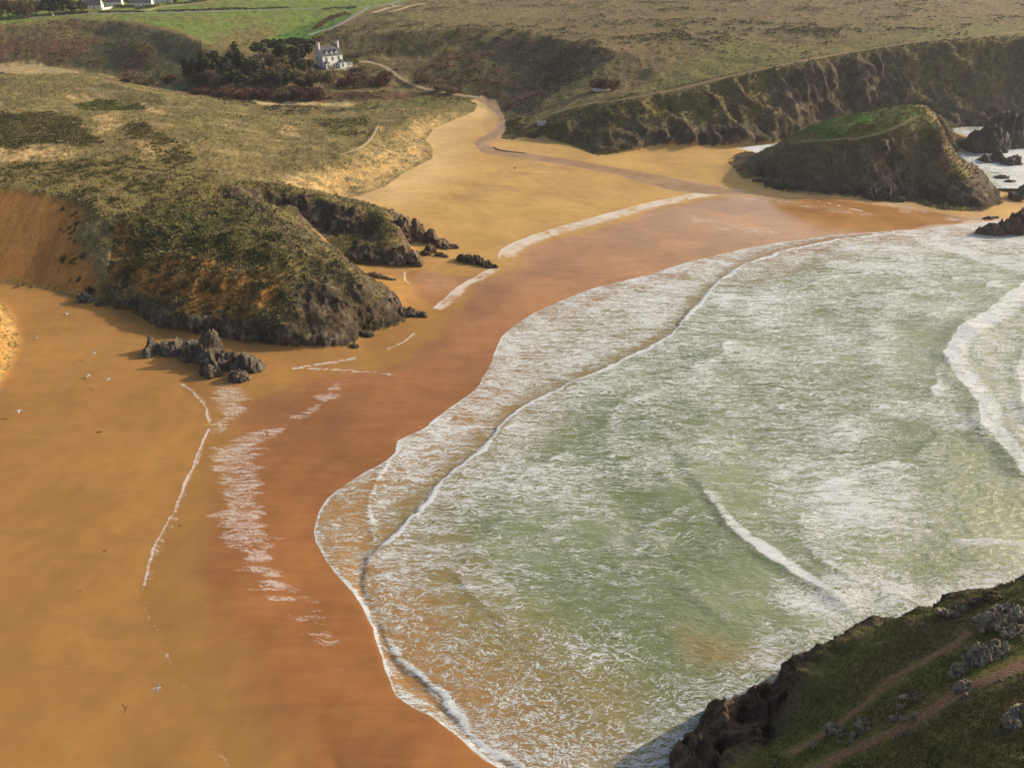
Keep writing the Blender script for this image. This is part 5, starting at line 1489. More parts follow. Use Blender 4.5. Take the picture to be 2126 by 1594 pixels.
def manor():
    g = onto(686, 139)
    g[2] = float(mesh_z(np.array([g[0]]), np.array([g[1]]))[0])
    h = empty('manor_house', (g[0], g[1], g[2] - 0.2), math.radians(42))
    tag(h, 'tall white manor house with green shutters and slate roof above the wooded valley', 'house')
    X0, X1, Y0, Y1, E, R = -6.8, 6.8, -4.2, 4.2, 7.0, 4.6
    b = gable_body(X0, X1, Y0, Y1, -4.0, E, R).build('wall', M_WHITE, h)
    r = gable_roof(X0 + 0.15, X1 - 0.15, Y0, Y1, E + 0.12, R, 0.35).build('roof', M_SLATE, h)
    MB().box(X0 + 0.4, X1 - 0.4, -0.16, 0.16, E + R + 0.36, E + R + 0.58).build('ridge_tile', M_TILE, r)
    MB().box(X0 - 0.2, X1 + 0.2, Y0 - 0.16, Y0 - 0.005, E - 0.5, E - 0.22).build('cornice', M_WHITE, h)
    for sx in (X0 + 0.35, X1 - 0.35):
        c = MB().box(sx - 0.5, sx + 0.5, -1.5, 1.5, E + 2.0, E + R + 2.4).build('chimney', M_WHITE, h)
        MB().box(sx - 0.58, sx + 0.58, -1.58, 1.58, E + R + 2.4, E + R + 2.6).build('chimney_cap', M_TILE, c)
    for x in (-3.3, 0, 3.3):
        d = gable_body(-0.001, 2.6, -0.75, 0.75, E + 0.35, E + 1.9, 0.85)
        d.v = [(x + p[1], Y0 + 0.25 + p[0], p[2]) for p in d.v]
        do = d.build('dormer', M_WHITE, h)
        rf = gable_roof(-0.15, 2.6, -0.75, 0.75, E + 1.95, 0.85, 0.12, 0.1)
        rf.v = [(x + p[1], Y0 + 0.2 + p[0], p[2]) for p in rf.v]
        rf.build('dormer_roof', M_SLATE, do)
        window(do, x, Y0 + 0.23, E + 0.6, 0.8, 1.3, 0, -1)
    for x in (-4.2, 0, 4.2):
        window(h, x, Y0, 4.0, 1.25, 2.0, 0, -1, 'closed')
    for x in (-1.9, 0.2, 1.9):
        window(h, x, Y0, 0.5, 1.0, 2.0, 0, -1)
    for y in (-2.2, 1.6):
        for z in (0.9, 4.1):
            window(h, X0, y, z, 0.9, 1.7, -1, 0)
    # bay on the left, porch and glazed veranda on the right
    def hip(x0, x1, y0, y1, z, hh):
        k = 0.25
        vs = [(x0 - k, y0 - k, z), (x1 + k, y0 - k, z), (x1 + k, y1, z), (x0 - k, y1, z), ((x0 + x1) / 2, y1, z + hh), ((x0 + x1) / 2, (y0 + y1) / 2 + .3, z + hh)]
        return MB().add(vs, [(0, 1, 5), (1, 2, 4, 5), (3, 0, 5, 4), (0, 3, 2, 1), (2, 3, 4)])
    bay = MB().box(-6.2, -3.2, Y0 - 2.2, Y0 - 0.004, -4.0, 2.9).build('bay', M_WHITE, h)
    hip(-6.2, -3.2, Y0 - 2.2, Y0 - 0.006, 2.92, 1.5).build('bay_roof', M_SLATE, bay)
    window(h, -4.7, Y0 - 2.2, 0.4, 1.15, 2.0, 0, -1, 'closed')
    por = MB().box(3.2, 7.6, Y0 - 2.6, Y0 - 0.004, -4.0, 2.7).build('porch', M_WHITE, h)
    hip(3.2, 7.6, Y0 - 2.6, Y0 - 0.006, 2.72, 1.6).build('porch_roof', M_SLATE, por)
    window(h, 5.0, Y0 - 2.6, 0.2, 1.15, 2.0, 0, -1, 'closed')
    ver = MB().box(7.61, 11.8, Y0 - 2.3, Y0 + 0.6, -4.0, 2.2).build('veranda', M_CREAM, h)
    MB().box(7.65, 12.1, Y0 - 2.6, Y0 + 0.8, 2.22, 2.5).build('veranda_roof', M_SLATEB, ver)
    for x in (8.5, 9.7, 10.9):
        window(h, x, Y0 - 2.3, 0.6, 0.9, 1.3, 0, -1)
    MB().box(-8.5, 13.0, Y0 - 4.4, Y0 - 4.0, -4.0, -0.2).build('terrace_wall', M_STONEW, h)
    return h
manor()

def cottage(px, py, length, depth, eave, rise, rot, label, wall=M_WHITE, roof=M_SLATE, chim=(1, 1), lift=0.0, nwin=3):
    g = onto(px, py)
    h = empty('cottage', (g[0], g[1], g[2] - 0.5 + lift), math.radians(rot))
    tag(h, label, 'house', 'whitewashed houses of the village')
    X0, X1, Y0, Y1 = -length / 2, length / 2, -depth / 2, depth / 2
    gable_body(X0, X1, Y0, Y1, -1.0, eave, rise).build('wall', wall, h)
    gable_roof(X0 + 0.35, X1 - 0.35, Y0, Y1, eave + 0.1, rise, 0.25).build('roof', roof, h)
    for s, on in zip((X0 + 0.5, X1 - 0.5), chim):
        if on:
            c = MB().box(s - 0.45, s + 0.45, -0.6, 0.6, eave + rise * 0.6, eave + rise + 1.4).build('chimney', wall, h)
            MB().box(s - 0.5, s + 0.5, -0.65, 0.65, eave + rise + 1.4, eave + rise + 1.55).build('chimney_cap', M_TILE, c)
    for i in range(nwin):
        x = X0 + length * (i + 0.7) / (nwin + 0.4)
        if i == nwin // 2:
            MB().box(x - 0.5, x + 0.5, Y0 - 0.06, Y0 + 0.03, 0.1, 2.2).build('door', M_GREEN if nwin % 2 else M_SLATEB, h)
        else:
            window(h, x, Y0, 1.0, 0.9, 1.2, 0, -1)
    return h
cottage(199, 18, 11, 7.0, 3.0, 4.0, 12, 'low cottage with a bright white gable nearest the village lane')
cottage(240, 13, 12, 7.0, 3.6, 4.2, 14, 'white house with a pale edged slate roof behind the lane cottage')
cottage(296, 14, 17, 7.6, 3.6, 4.4, 10, 'long house with a blue-white front and large sunlit gable', M_CREAM, M_SLATEB, (1, 1), 0, 4)
cottage(340, 6, 15, 7.6, 3.6, 4.4, 10, 'second long house, to the right of the blue-white one')
cottage(92, 16, 9, 6.5, 3.8, 4.2, 40, 'white house glimpsed between the bare wood and the dark trees')
cottage(2, 3, 12, 7.5, 4.0, 4.6, -30, 'grey roofed house above the bare wood at the left edge', M_CREAM, M_SLATEB)
cottage(377, -2, 9, 6.5, 3.0, 3.6, 15, 'small cream house farthest to the right in the village', M_CREAM, M_SLATE, (1, 0))
cottage(181, 14, 5, 4.5, 2.6, 2.4, 12, 'narrow white outbuilding left of the lane cottage', M_WHITE, M_SLATE, (1, 0), 0, 1)

def wall_run(px, hgt, th, label, mat, name='garden_wall', cat='wall'):
    c = ground(px)
    mid = c.mean(0)
    mb = MB()
    for a, b in zip(c[:-1], c[1:]):
        t = (b - a)[:2]; l = np.hypot(*t); t = t / l; n = np.array([-t[1], t[0]]) * th / 2
        lo = min(a[2], b[2]) - 0.6
        vs = []
        for p in (a, b):
            for s in (-1, 1):
                vs += [(p[0] + s * n[0] - mid[0], p[1] + s * n[1] - mid[1], lo - mid[2]), (p[0] + s * n[0] - mid[0], p[1] + s * n[1] - mid[1], p[2] + hgt - mid[2])]
        mb.add(vs, [(0, 2, 3, 1), (4, 5, 7, 6), (0, 1, 5, 4), (2, 6, 7, 3), (1, 3, 7, 5), (0, 4, 6, 2)])
    o = mb.build(name, mat)
    o.location = mid
    return tag(o, label, cat)
wall_run([(212, 21), (234, 17)], 1.1, 0.5, 'white garden wall beside the lane cottage gable', M_WHITE)
wall_run([(86, 19), (96, 18)], 1.4, 0.5, 'pale gate wall in front of the house among dark trees', M_CREAM)
# pale boarded steps in the bank above the stream and a concrete slab on the spur
def slab_thing(px, py, w, d, h, rz, label, name, cat, mat, n=1):
    g = onto(px, py)
    o = empty(name, tuple(g), rz)
    for i in range(n):
        k = MB().box(-w / 2, w / 2, -d / 2 + i * d * 1.05, d / 2 + i * d * 1.05, -0.4 + i * h * 0.9, i * h * 0.9 + h).build('step' if n > 1 else 'slab', mat, o)
    return tag(o, label, cat)
slab_thing(1125, 261, 4.2, 0.5, 0.45, 0.1, 'pale concrete steps set in the dark bank above the stream', 'steps', 'steps', simple('pale_concrete', (0.42, 0.41, 0.37), 0.9, 0.15, 1.0), 4)
slab_thing(1248, 187, 8.0, 5.0, 0.4, 0.15, 'pale concrete slab lying in the turf of the spur', 'concrete_slab', 'slab', simple('bright_concrete', (0.56, 0.54, 0.48), 0.9, 0.12, 1.0))

# ------------------------------------------------------------------ car, cabinet, posts and fences
def car(px, py, rz, col, label):
    g = onto(px, py)
    h = empty('parked_car', (g[0], g[1], g[2] + 0.25), rz)
    tag(h, label, 'car')
    prof = [(-2.1, .35), (-2.1, .85), (-1.7, .95), (-1.1, 1.45), (.5, 1.48), (1.15, .98), (1.95, .85), (2.1, .6), (2.1, .35)]
    vs = [(x, y, z) for y in (-.85, .85) for x, z in prof]
    n = len(prof)
    MB().add(vs, [tuple(range(n)), tuple(range(2 * n - 1, n - 1, -1))] + [(i, n + i, n + (i + 1) % n, (i + 1) % n) for i in range(n)]).build('body', simple('silver_car_paint', col, 0.3, 0.03, 1.0, 0.5), h)
    for s in (-1, 1):
        MB().add([(-1.45, s * .86, 1.0), (-1.05, s * .86, 1.38), (.42, s * .86, 1.4), (.95, s * .86, 1.0)], [(0, 1, 2, 3) if s < 0 else (3, 2, 1, 0)]).build('window', M_GLASS, h)
        for x in (-1.3, 1.3):
            mb = MB(); mb.tube([(x, s * .70, .33), (x, s * .90, .33)], .33, 12); mb.build('wheel', simple('tyre_rubber', (.02, .02, .02), .8, .1), h)
    return h
car(813, 15.5, math.radians(-8), (0.55, 0.58, 0.62), 'silver car parked on the gravel track by the lane junction')
def box_thing(px, py, w, d, h, label, name, cat, mat):
    g = onto(px, py)
    o = empty(name, tuple(g), 0.2)
    MB().box(-w / 2, w / 2, -d / 2, d / 2, -0.3, h).build('body', mat, o)
    MB().box(-w / 2 - .08, w / 2 + .08, -d / 2 - .08, d / 2 + .08, h, h + .14).build('lid', M_CREAM, o)
    return tag(o, label, cat)
box_thing(721, 29, 2.4, 1.6, 2.2, 'white utility cabinet at the end of the russet hedge', 'utility_cabinet', 'cabinet', M_WHITE)
box_thing(696, 33, 0.8, 0.6, 1.2, 'small white box standing in the russet hedge', 'meter_box', 'box', M_WHITE)
box_thing(780, 14, 1.8, 1.0, 1.2, 'white sign box beside the lane junction', 'sign_box', 'sign', M_WHITE)
box_thing(111, 34, 0.9, 0.6, 1.6, 'white gatepost on the lane verge by the dark trees', 'gatepost', 'post', M_WHITE)
box_thing(83, 34, 0.6, 0.5, 0.9, 'short white post at the corner of the bare wood', 'gatepost', 'post', M_WHITE)
M_POST = simple('weathered_post', (0.30, 0.25, 0.18), 0.9, 0.3, 2.0)
M_WIRE = simple('fence_wire', (0.20, 0.20, 0.19), 0.5, 0.1, 1.0)
def fence(px, n, label, hgt=1.3):
    c = catmull(ground(px)[:, :2], 1.0)
    idx = np.linspace(0, len(c) - 1, n).astype(int)
    p = c[idx]; z = mesh_z(p[:, 0], p[:, 1])
    h = empty('field_fence', (p[0, 0], p[0, 1], z[0]))
    tag(h, label, 'fence')
    me = None
    for i in range(n):
        if me is None:
            o = MB().box(-.09, .09, -.09, .09, -.4, hgt).build('post', M_POST, h)
            me = o.data
        else:
            o = bpy.data.objects.new('post', me); COL.objects.link(o); o.parent = h
        o.location = (p[i, 0] - p[0, 0], p[i, 1] - p[0, 1], z[i] - z[0])
    for zz in (0.5, 1.1):
        mb = MB(); mb.tube([(p[i, 0] - p[0, 0], p[i, 1] - p[0, 1], z[i] - z[0] + zz) for i in range(n)], 0.025, 3)
        mb.build('wire', M_WIRE, h)
    return h
fence([(420, 74), (420, 95), (420, 120)], 22, 'post fence running straight down between bracken slope and scrub')
fence([(430, 76), (520, 60), (600, 42), (690, 22)], 34, 'wire fence slanting across the green field')
fence([(640, 68), (690, 50), (720, 36), (745, 22)], 24, 'fence beside the lane above the manor')
fence([(690, 199), (720, 196), (760, 198)], 14, 'short fence at the foot of the garden trees', 1.1)
print('buildings', round(time.time() - T0, 1))

# ------------------------------------------------------------------ trees and bushes
def leaf_material(name, a, b, rough=0.8, sc=0.5):
    q = NT(name)
    inf = q.n('ShaderNodeObjectInfo')
    n = q.noise(q.pos(), sc, 3, 0.6)
    f = q.math('ADD', q.ss(n, 0.3, 0.7), q.math('MULTIPLY', q.math('SUBTRACT', inf.outputs['Random'], 0.5), 0.5))
    col = q.mix(f, a, b)
    return q.set(color=col, rough=rough, spec=0.15)
M_PINE = leaf_material('pine_foliage', (0.032, 0.038, 0.015), (0.085, 0.088, 0.034))
M_OLIVEL = leaf_material('olive_foliage', (0.040, 0.044, 0.015), (0.110, 0.105, 0.036))
M_TWIG = leaf_material('bare_twigs', (0.100, 0.070, 0.042), (0.210, 0.150, 0.090))
M_REDT = leaf_material('willow_twigs', (0.090, 0.040, 0.026), (0.190, 0.092, 0.055))
M_PALET = leaf_material('pale_twigs', (0.200, 0.150, 0.080), (0.340, 0.260, 0.150))
M_HEDGE = leaf_material('hedge_leaves', (0.035, 0.042, 0.014), (0.085, 0.085, 0.030))
M_BARK = simple('bark', (0.130, 0.100, 0.075), 0.95, 0.3, 2.0, 0.1)
M_BARKP = simple('dead_bark', (0.420, 0.360, 0.290), 0.9, 0.2, 2.0, 0.1)
M_GORSE = leaf_material('gorse_leaves', (0.075, 0.095, 0.018), (0.150, 0.160, 0.030))

def clump_mesh(name, n, shape, leaf, seed, mat, up=0.0, clumps=9):
    """foliage: n small leaf faces gathered in clumps through a crown of unit width and height"""
    r = np.random.default_rng(seed)
    cc = r.normal(size=(clumps, 3)); cc /= np.linalg.norm(cc, axis=1)[:, None]
    cc *= (0.25 + 0.6 * r.random((clumps, 1)) ** 0.5)
    cc[:, 2] = cc[:, 2] * 0.5 + 0.5
    if shape == 'flat':
        cc[:, 2] = 0.55 + 0.3 * r.random(clumps); cc[:, :2] *= 1.1
    if shape == 'dome':
        cc[:, 2] *= 0.75
    if shape == 'cone':
        k = 1 - 0.75 * cc[:, 2]
        cc[:, 0] *= k; cc[:, 1] *= k
    rad = (0.26 + 0.16 * r.random(clumps)) * (0.8 if shape == 'cone' else 1)
    ci = r.integers(0, clumps, n)
    d = r.normal(size=(n, 3)); d /= np.linalg.norm(d, axis=1)[:, None]
    rr = rad[ci] * (0.55 + 0.5 * r.random(n))
    p = cc[ci] + d * rr[:, None] * np.array([1, 1, 0.75 if shape != 'flat' else 0.4])
    p[:, :2] *= 0.5 / 0.95
    nrm = d + r.normal(size=(n, 3)) * 0.5 + np.array([0, 0, 0.3]); nrm /= np.linalg.norm(nrm, axis=1)[:, None]
    a = np.cross(nrm, r.normal(size=(n, 3))); a /= np.linalg.norm(a, axis=1)[:, None]
    b = np.cross(nrm, a)
    if up:
        a = a * (1 - up) + np.array([0, 0, 1.0]) * up + d * 0.35
        a /= np.linalg.norm(a, axis=1)[:, None]
        b = np.cross(nrm, a); b /= np.linalg.norm(b, axis=1)[:, None] + 1e-9
    s = leaf * (0.6 + 0.8 * r.random(n))[:, None]
    w = 0.16 if up else 0.7
    v = np.stack([p - a * s, p + b * s * w, p + a * s, p - b * s * w], 1).reshape(-1, 3)
    f = np.arange(4 * n).reshape(-1, 4)
    me = bpy.data.meshes.new(name)
    me.vertices.add(len(v)); me.vertices.foreach_set('co', v.astype(np.float32).ravel())
    me.loops.add(f.size); me.loops.foreach_set('vertex_index', f.ravel().astype(np.int32))
    me.polygons.add(len(f)); me.polygons.foreach_set('loop_start', np.arange(0, f.size, 4, dtype=np.int32))
    me.update(calc_edges=True)
    me.materials.append(mat)
    return me

def trunk_mesh(seed, spread=0.35, n=6, bare=False, mat=M_BARK):
    rg = random.Random(seed)
    mb = MB()
    top = (rg.uniform(-.08, .08), rg.uniform(-.08, .08), 0.55)
    mb.tube([(0, 0, -0.08), (top[0] * .4, top[1] * .4, 0.25), top], [0.035, 0.028, 0.018], 6)
    for i in range(n):
        a = i * 6.28 / n + rg.uniform(-.4, .4); z = rg.uniform(.2, .5)
        e = (math.cos(a) * spread * rg.uniform(.7, 1.2), math.sin(a) * spread * rg.uniform(.7, 1.2), min(.95, z + rg.uniform(.2, .45)))
        m = (e[0] * .45, e[1] * .45, z + (e[2] - z) * .6)
        mb.tube([(top[0] * z, top[1] * z, z), m, e], [0.015, 0.010, 0.004], 4)
        if bare:
            for j in range(4):
                b = a + rg.uniform(-.9, .9)
                mb.tube([m, (m[0] + math.cos(b) * .12, m[1] + math.sin(b) * .12, m[2] + .12), (m[0] + math.cos(b) * .2, m[1] + math.sin(b) * .2, m[2] + rg.uniform(.2, .32))], [0.007, 0.005, 0.002], 3)
    me = bpy.data.meshes.new('trunk')
    me.from_pydata(mb.v, [], mb.f); me.update(); me.materials.append(mat)
    return me

CROWNS = {
    'pine': [clump_mesh('pine_crown', 900, 'ball', 0.075, s, M_PINE) for s in (1, 2, 3)],
    'flatpine': [clump_mesh('pine_crown', 800, 'flat', 0.07, s, M_PINE) for s in (4, 5)],
    'olive': [clump_mesh('leafy_crown', 800, 'dome', 0.07, s, M_OLIVEL) for s in (6, 7)],
    'bare': [clump_mesh('twig_crown', 900, 'ball', 0.10, s, M_TWIG, 0.6, 12) for s in (8, 9, 10)],
    'pale': [clump_mesh('twig_crown', 900, 'ball', 0.11, s, M_PALET, 0.6, 12) for s in (11, 12)],
    'willow': [clump_mesh('willow_crown', 900, 'dome', 0.10, s, M_REDT, 0.65, 10) for s in (13, 14, 15)],
    'browndome': [clump_mesh('twig_dome', 900, 'dome', 0.09, s, M_TWIG, 0.5, 10) for s in (16, 17)],
    'gorse': [clump_mesh('gorse_crown', 700, 'dome', 0.07, s, M_GORSE) for s in (18,)],
}
TRUNKS = [trunk_mesh(1), trunk_mesh(2), trunk_mesh(3)]
TRUNKB = [trunk_mesh(4, 0.4, 7, True), trunk_mesh(5, 0.4, 7, True)]
TRUNKD = [trunk_mesh(6, 0.35, 5, True, M_BARKP)]
BUSHSTEM = [trunk_mesh(7, 0.3, 5), trunk_mesh(8, 0.3, 5)]
_ti = [0]
def tree(kind, px, py, w, h, label, name=None, cat='tree', group=None, lean=0.0):
    _ti[0] += 1
    i = _ti[0]
    g = onto(px, py)
    z = float(mesh_z(np.array([g[0]]), np.array([g[1]]))[0])
    nm = name or {'pine': 'pine_tree', 'flatpine': 'pine_tree', 'olive': 'evergreen_tree', 'bare': 'bare_tree', 'pale': 'bare_tree', 'willow': 'willow_bush', 'browndome': 'brown_bush', 'gorse': 'green_bush'}[kind]
    o = empty(nm, (g[0], g[1], z - 0.1), (i * 2.39) % 6.28)
    o.rotation_euler[0] = lean
    tag(o, label, cat, group)
    bush = cat == 'bush'
    tm = (BUSHSTEM if bush else (TRUNKB if kind in ('bare', 'pale') else TRUNKS))
    t = bpy.data.objects.new('stem' if bush else 'trunk', tm[i % len(tm)]); COL.objects.link(t); t.parent = o
    t.scale = (w * .9, w * .9, h)
    cm = CROWNS[kind]
    c = bpy.data.objects.new('crown', cm[i % len(cm)]); COL.objects.link(c); c.parent = o
    lift = 0.0 if bush else (0.18 if kind not in ('flatpine',) else 0.25)
    c.location = (0, 0, h * lift)
    c.scale = (w, w, h * (1 - lift) * (1.0 if not bush else 1.15))
    return o
G1 = 'dark trees in the valley wood'
for a in [
    ('pine', 402, 168, 9, 9, 'dark pine at the left end of the valley wood'),
    ('pine', 424, 160, 9, 10, 'second dark pine from the left end of the wood'),
    ('pine', 448, 160, 10, 10, 'round dark pine third from the left of the wood'),
    ('pine', 472, 166, 9, 9, 'dark pine just left of the olive crowned tree'),
    ('pine', 494, 150, 9, 11, 'tallest dark pine left of the pale dead trunk'),
    ('olive', 514, 150, 9, 9, 'olive-green rounded tree behind the pale dead trunk'),
    ('flatpine', 545, 140, 11, 10, 'flat-topped pine right behind the pale dead trunk'),
    ('flatpine', 572, 132, 11, 11, 'wide flat-topped pine upslope in the middle of the wood'),
    ('pine', 596, 140, 11, 11, 'dark pine in the middle of the wood below the bright field'),
    ('flatpine', 610, 118, 12, 9, 'wind-bent pine uppermost beside the bright field'),
    ('pine', 628, 132, 10, 10, 'dark pine directly left of the manor'),
    ('flatpine', 640, 112, 11, 8, 'wind-bent pine just behind the manor chimney'),
    ('pine', 640, 160, 8, 7, 'dark pine below the left gable of the manor'),
    ('olive', 612, 172, 9, 7, 'olive tree on the bank below the dark pines'),
    ('pine', 560, 176, 9, 6, 'low dark pine at the lower edge of the wood'),
    ('olive', 530, 178, 9, 6, 'low olive tree beside the russet willows'),
    ('pine', 412, 182, 8, 6, 'dark pine low down at the left corner of the wood'),
    ('pine', 488, 178, 9, 7, 'dark pine in front of the tallest one'),
    ('pine', 522, 162, 9, 8, 'dark pine right beside the pale dead trunk'),
    ('olive', 566, 150, 9, 8, 'olive tree under the wide flat-topped pine'),
    ('pine', 612, 155, 9, 8, 'dark pine between glowing leafless tree and manor'),
    ('pine', 585, 182, 8, 6, 'dark pine low down below the glowing leafless tree'),
    ('olive', 632, 186, 8, 6, 'olive tree just left of the brown leafless tree'),
]:
    tree(a[0], a[1], a[2], a[3] * 1.35, a[4] * 1.3, a[5], group=G1)
G2 = 'leafless trees in the valley wood'
for a in [
    ('pale', 590, 160, 10, 8, 'pale leafless tree glowing among the dark pines'),
    ('pale', 570, 166, 8, 6, 'smaller pale leafless tree left of the glowing one'),
    ('pale', 686, 190, 9, 10, 'big leafless tree spreading its pale branches below the manor'),
    ('bare', 650, 182, 10, 7, 'brown leafless tree left of the big pale one'),
    ('bare', 450, 182, 9, 6, 'brownish leafless tree in front of the left pines'),
    ('bare', 660, 96, 9, 5, 'leafless tree on the slope behind the manor'),
]:
    tree(a[0], a[1], a[2], a[3] * 1.25, a[4] * 1.3, a[5], group=G2)
dt = empty('dead_tree', tuple(onto(548, 162)), 0.5)
dt.rotation_euler[1] = -0.45
tag(dt, 'pale dead trunk leaning left among the dark pines', 'tree')
tk = bpy.data.objects.new('trunk', TRUNKD[0]); COL.objects.link(tk); tk.parent = dt; tk.scale = (14, 14, 11)
G3 = 'bushes on the valley floor'
for a in [
    ('willow', 432, 198, 13, 3.5, 'russet willow bush at the left end of the valley floor'),
    ('willow', 472, 202, 14, 3.5, 'russet willow bush second from the left'),
    ('willow', 515, 206, 13, 3.5, 'russet willow bush below the low olive tree'),
    ('willow', 553, 205, 12, 4, 'russet willow bush below the low dark pine'),
    ('browndome', 590, 206, 12, 4, 'brown dome bush beside the straw coloured reeds'),
    ('willow', 620, 204, 11, 4.5, 'dark red bush below the brown leafless tree'),
    ('willow', 650, 208, 11, 5, 'reddest willow bush in front of the big leafless tree'),
    ('willow', 727, 180, 12, 5, 'red-brown willow bush right of the big leafless tree'),
    ('browndome', 757, 172, 12, 5, 'brown dome bush on the bank below the terrace'),
    ('willow', 785, 178, 12, 5, 'red-brown bush beside the farm track'),
    ('browndome', 745, 155, 10, 4, 'brown bush just below the manor terrace'),
    ('browndome', 800, 160, 8, 3, 'small brown bush in the bend of the farm track'),
    ('browndome', 270, 170, 13, 4, 'brown dome bush between reeds and dark hillside'),
    ('browndome', 300, 176, 11, 4, 'brown dome bush nearest the small green meadow'),
    ('willow', 352, 172, 9, 4, 'russet bush at the foot of the dark hillside'),
    ('pale', 915, 190, 8, 4.5, 'pale leaning willow bush beside the farm track'),
    ('pale', 935, 196, 7, 3.5, 'second pale willow bush nearer the sandy mouth'),
    ('willow', 1248, 184, 11, 4.5, 'dark red bush beside the pale concrete slab'),
    ('willow', 1268, 181, 9, 3.5, 'smaller dark red bush right of the slab'),
    ('gorse', 716, 133, 6, 2.5, 'bright green bush beside the manor veranda'),
    ('gorse', 733, 131, 6, 2.2, 'bright green bush at the end of the garden'),
    ('browndome', 732, 120, 9, 3, 'russet bush behind the manor veranda'),
    ('browndome', 870, 170, 10, 4, 'brown bush in the dark gully above the track'),
]:
    tree(a[0], a[1], a[2], a[3] * 1.2, a[4] * 1.3, a[5], cat='bush', group=G3)
G4 = 'trees round the village'
for a in [
    ('bare', 4, 40, 17, 13, 'bare brown tree at the left picture edge'),
    ('bare', 20, 41, 17, 13, 'bare brown tree second from the left edge'),
    ('bare', 37, 40, 17, 13, 'bare brown tree third from the left edge'),
    ('bare', 52, 38, 16, 12, 'bare brown tree in the middle of the bare wood'),
    ('bare', 66, 36, 16, 12, 'bare brown tree left of the wood corner'),
    ('bare', 78, 33, 13, 10, 'bare brown tree at the corner of the wood by the white post'),
    ('pine', 104, 32, 15, 12, 'dark conifer left of the white gatepost'),
    ('pine', 122, 31, 16, 12, 'dark conifer directly behind the white gatepost'),
    ('pine', 140, 29, 15, 11, 'third dark conifer of the village row'),
    ('olive', 156, 27, 14, 10, 'olive tree beside the narrow outbuilding'),
    ('olive', 172, 24, 12, 9, 'olive tree behind the narrow outbuilding'),
    ('bare', 218, 8, 12, 9, 'bare tree behind the lane cottage'),
    ('bare', 268, 10, 10, 7, 'reddish bare tree left of the blue-white house'),
    ('olive', 362, 6, 10, 6, 'olive tree right of the second long house'),
    ('olive', 405, 2, 12, 5, 'olive tree at the far right of the village'),
]:
    tree(*a, group=G4)
# hedges: one mass of leaves each
def hedge(px, wid, hgt, label, mat, n=700, seed=1):
    c = catmull(ground(px)[:, :2], 0.5)
    r = np.random.default_rng(seed)
    mid = c.mean(0); zm = float(mesh_z(mid[:1], mid[1:])[0])
    zc = mesh_z(c[:, 0], c[:, 1])
    k = r.integers(0, len(c), n)
    p = np.stack([c[k, 0] + r.normal(size=n) * wid * .3, c[k, 1] + r.normal(size=n) * wid * .3, zc[k] + hgt * r.random(n) ** 0.7], 1)
    d = r.normal(size=(n, 3)); d /= np.linalg.norm(d, axis=1)[:, None]
    a = np.cross(d, r.normal(size=(n, 3))); a /= np.linalg.norm(a, axis=1)[:, None]
    b = np.cross(d, a)
    s = 0.38 * (0.6 + 0.8 * r.random(n))[:, None]
    v = np.stack([p - a * s, p + b * s, p + a * s, p - b * s], 1).reshape(-1, 3) - np.array([mid[0], mid[1], zm])
    me = bpy.data.meshes.new('hedge')
    me.from_pydata(v.tolist(), [], np.arange(4 * n).reshape(-1, 4).tolist()); me.update()
    me.materials.append(mat)
    o = empty('hedge', (mid[0], mid[1], zm))
    f = bpy.data.objects.new('foliage', me); COL.objects.link(f); f.parent = o
    return tag(o, label, 'hedge')
hedge([(115, 33.5), (150, 31), (182, 29)], 2.0, 2.0, 'dark hedge along the lane in front of the conifers', M_HEDGE, 700, 1)
hedge([(205, 27), (240, 26.5), (300, 26.5)], 1.4, 1.2, 'low hedge along the lane below the village green', M_HEDGE, 600, 2)
hedge([(325, 26), (400, 23.5), (500, 20.5), (600, 17.5)], 1.6, 1.4, 'long dark hedge beside the lane across the field', M_HEDGE, 1500, 3)
hedge([(240, 17), (262, 17), (278, 17)], 2.5, 2.2, 'garden hedge between the two larger village houses', M_HEDGE, 400, 4)
hedge([(282, 19), (310, 17), (330, 14)], 2.0, 2.0, 'hedge in front of the blue-white house', M_HEDGE, 400, 5)
hedge([(655, 62), (672, 50), (692, 38), (718, 30)], 3.0, 2.2, 'russet hedge climbing between bright field and lane', M_REDT, 1100, 6)
hedge([(670, 22), (700, 20), (740, 18)], 1.6, 1.4, 'dark hedge beside the lane junction', M_HEDGE, 400, 7)
hedge([(345, 10), (385, 9), (430, 4)], 2.0, 1.6, 'hedge along the upper field edge right of the houses', M_HEDGE, 500, 8)
hedge([(700, 140), (715, 137), (735, 134)], 1.4, 1.0, 'clipped green hedge along the manor terrace', M_GORSE, 350, 9)
print('trees', round(time.time() - T0, 1))

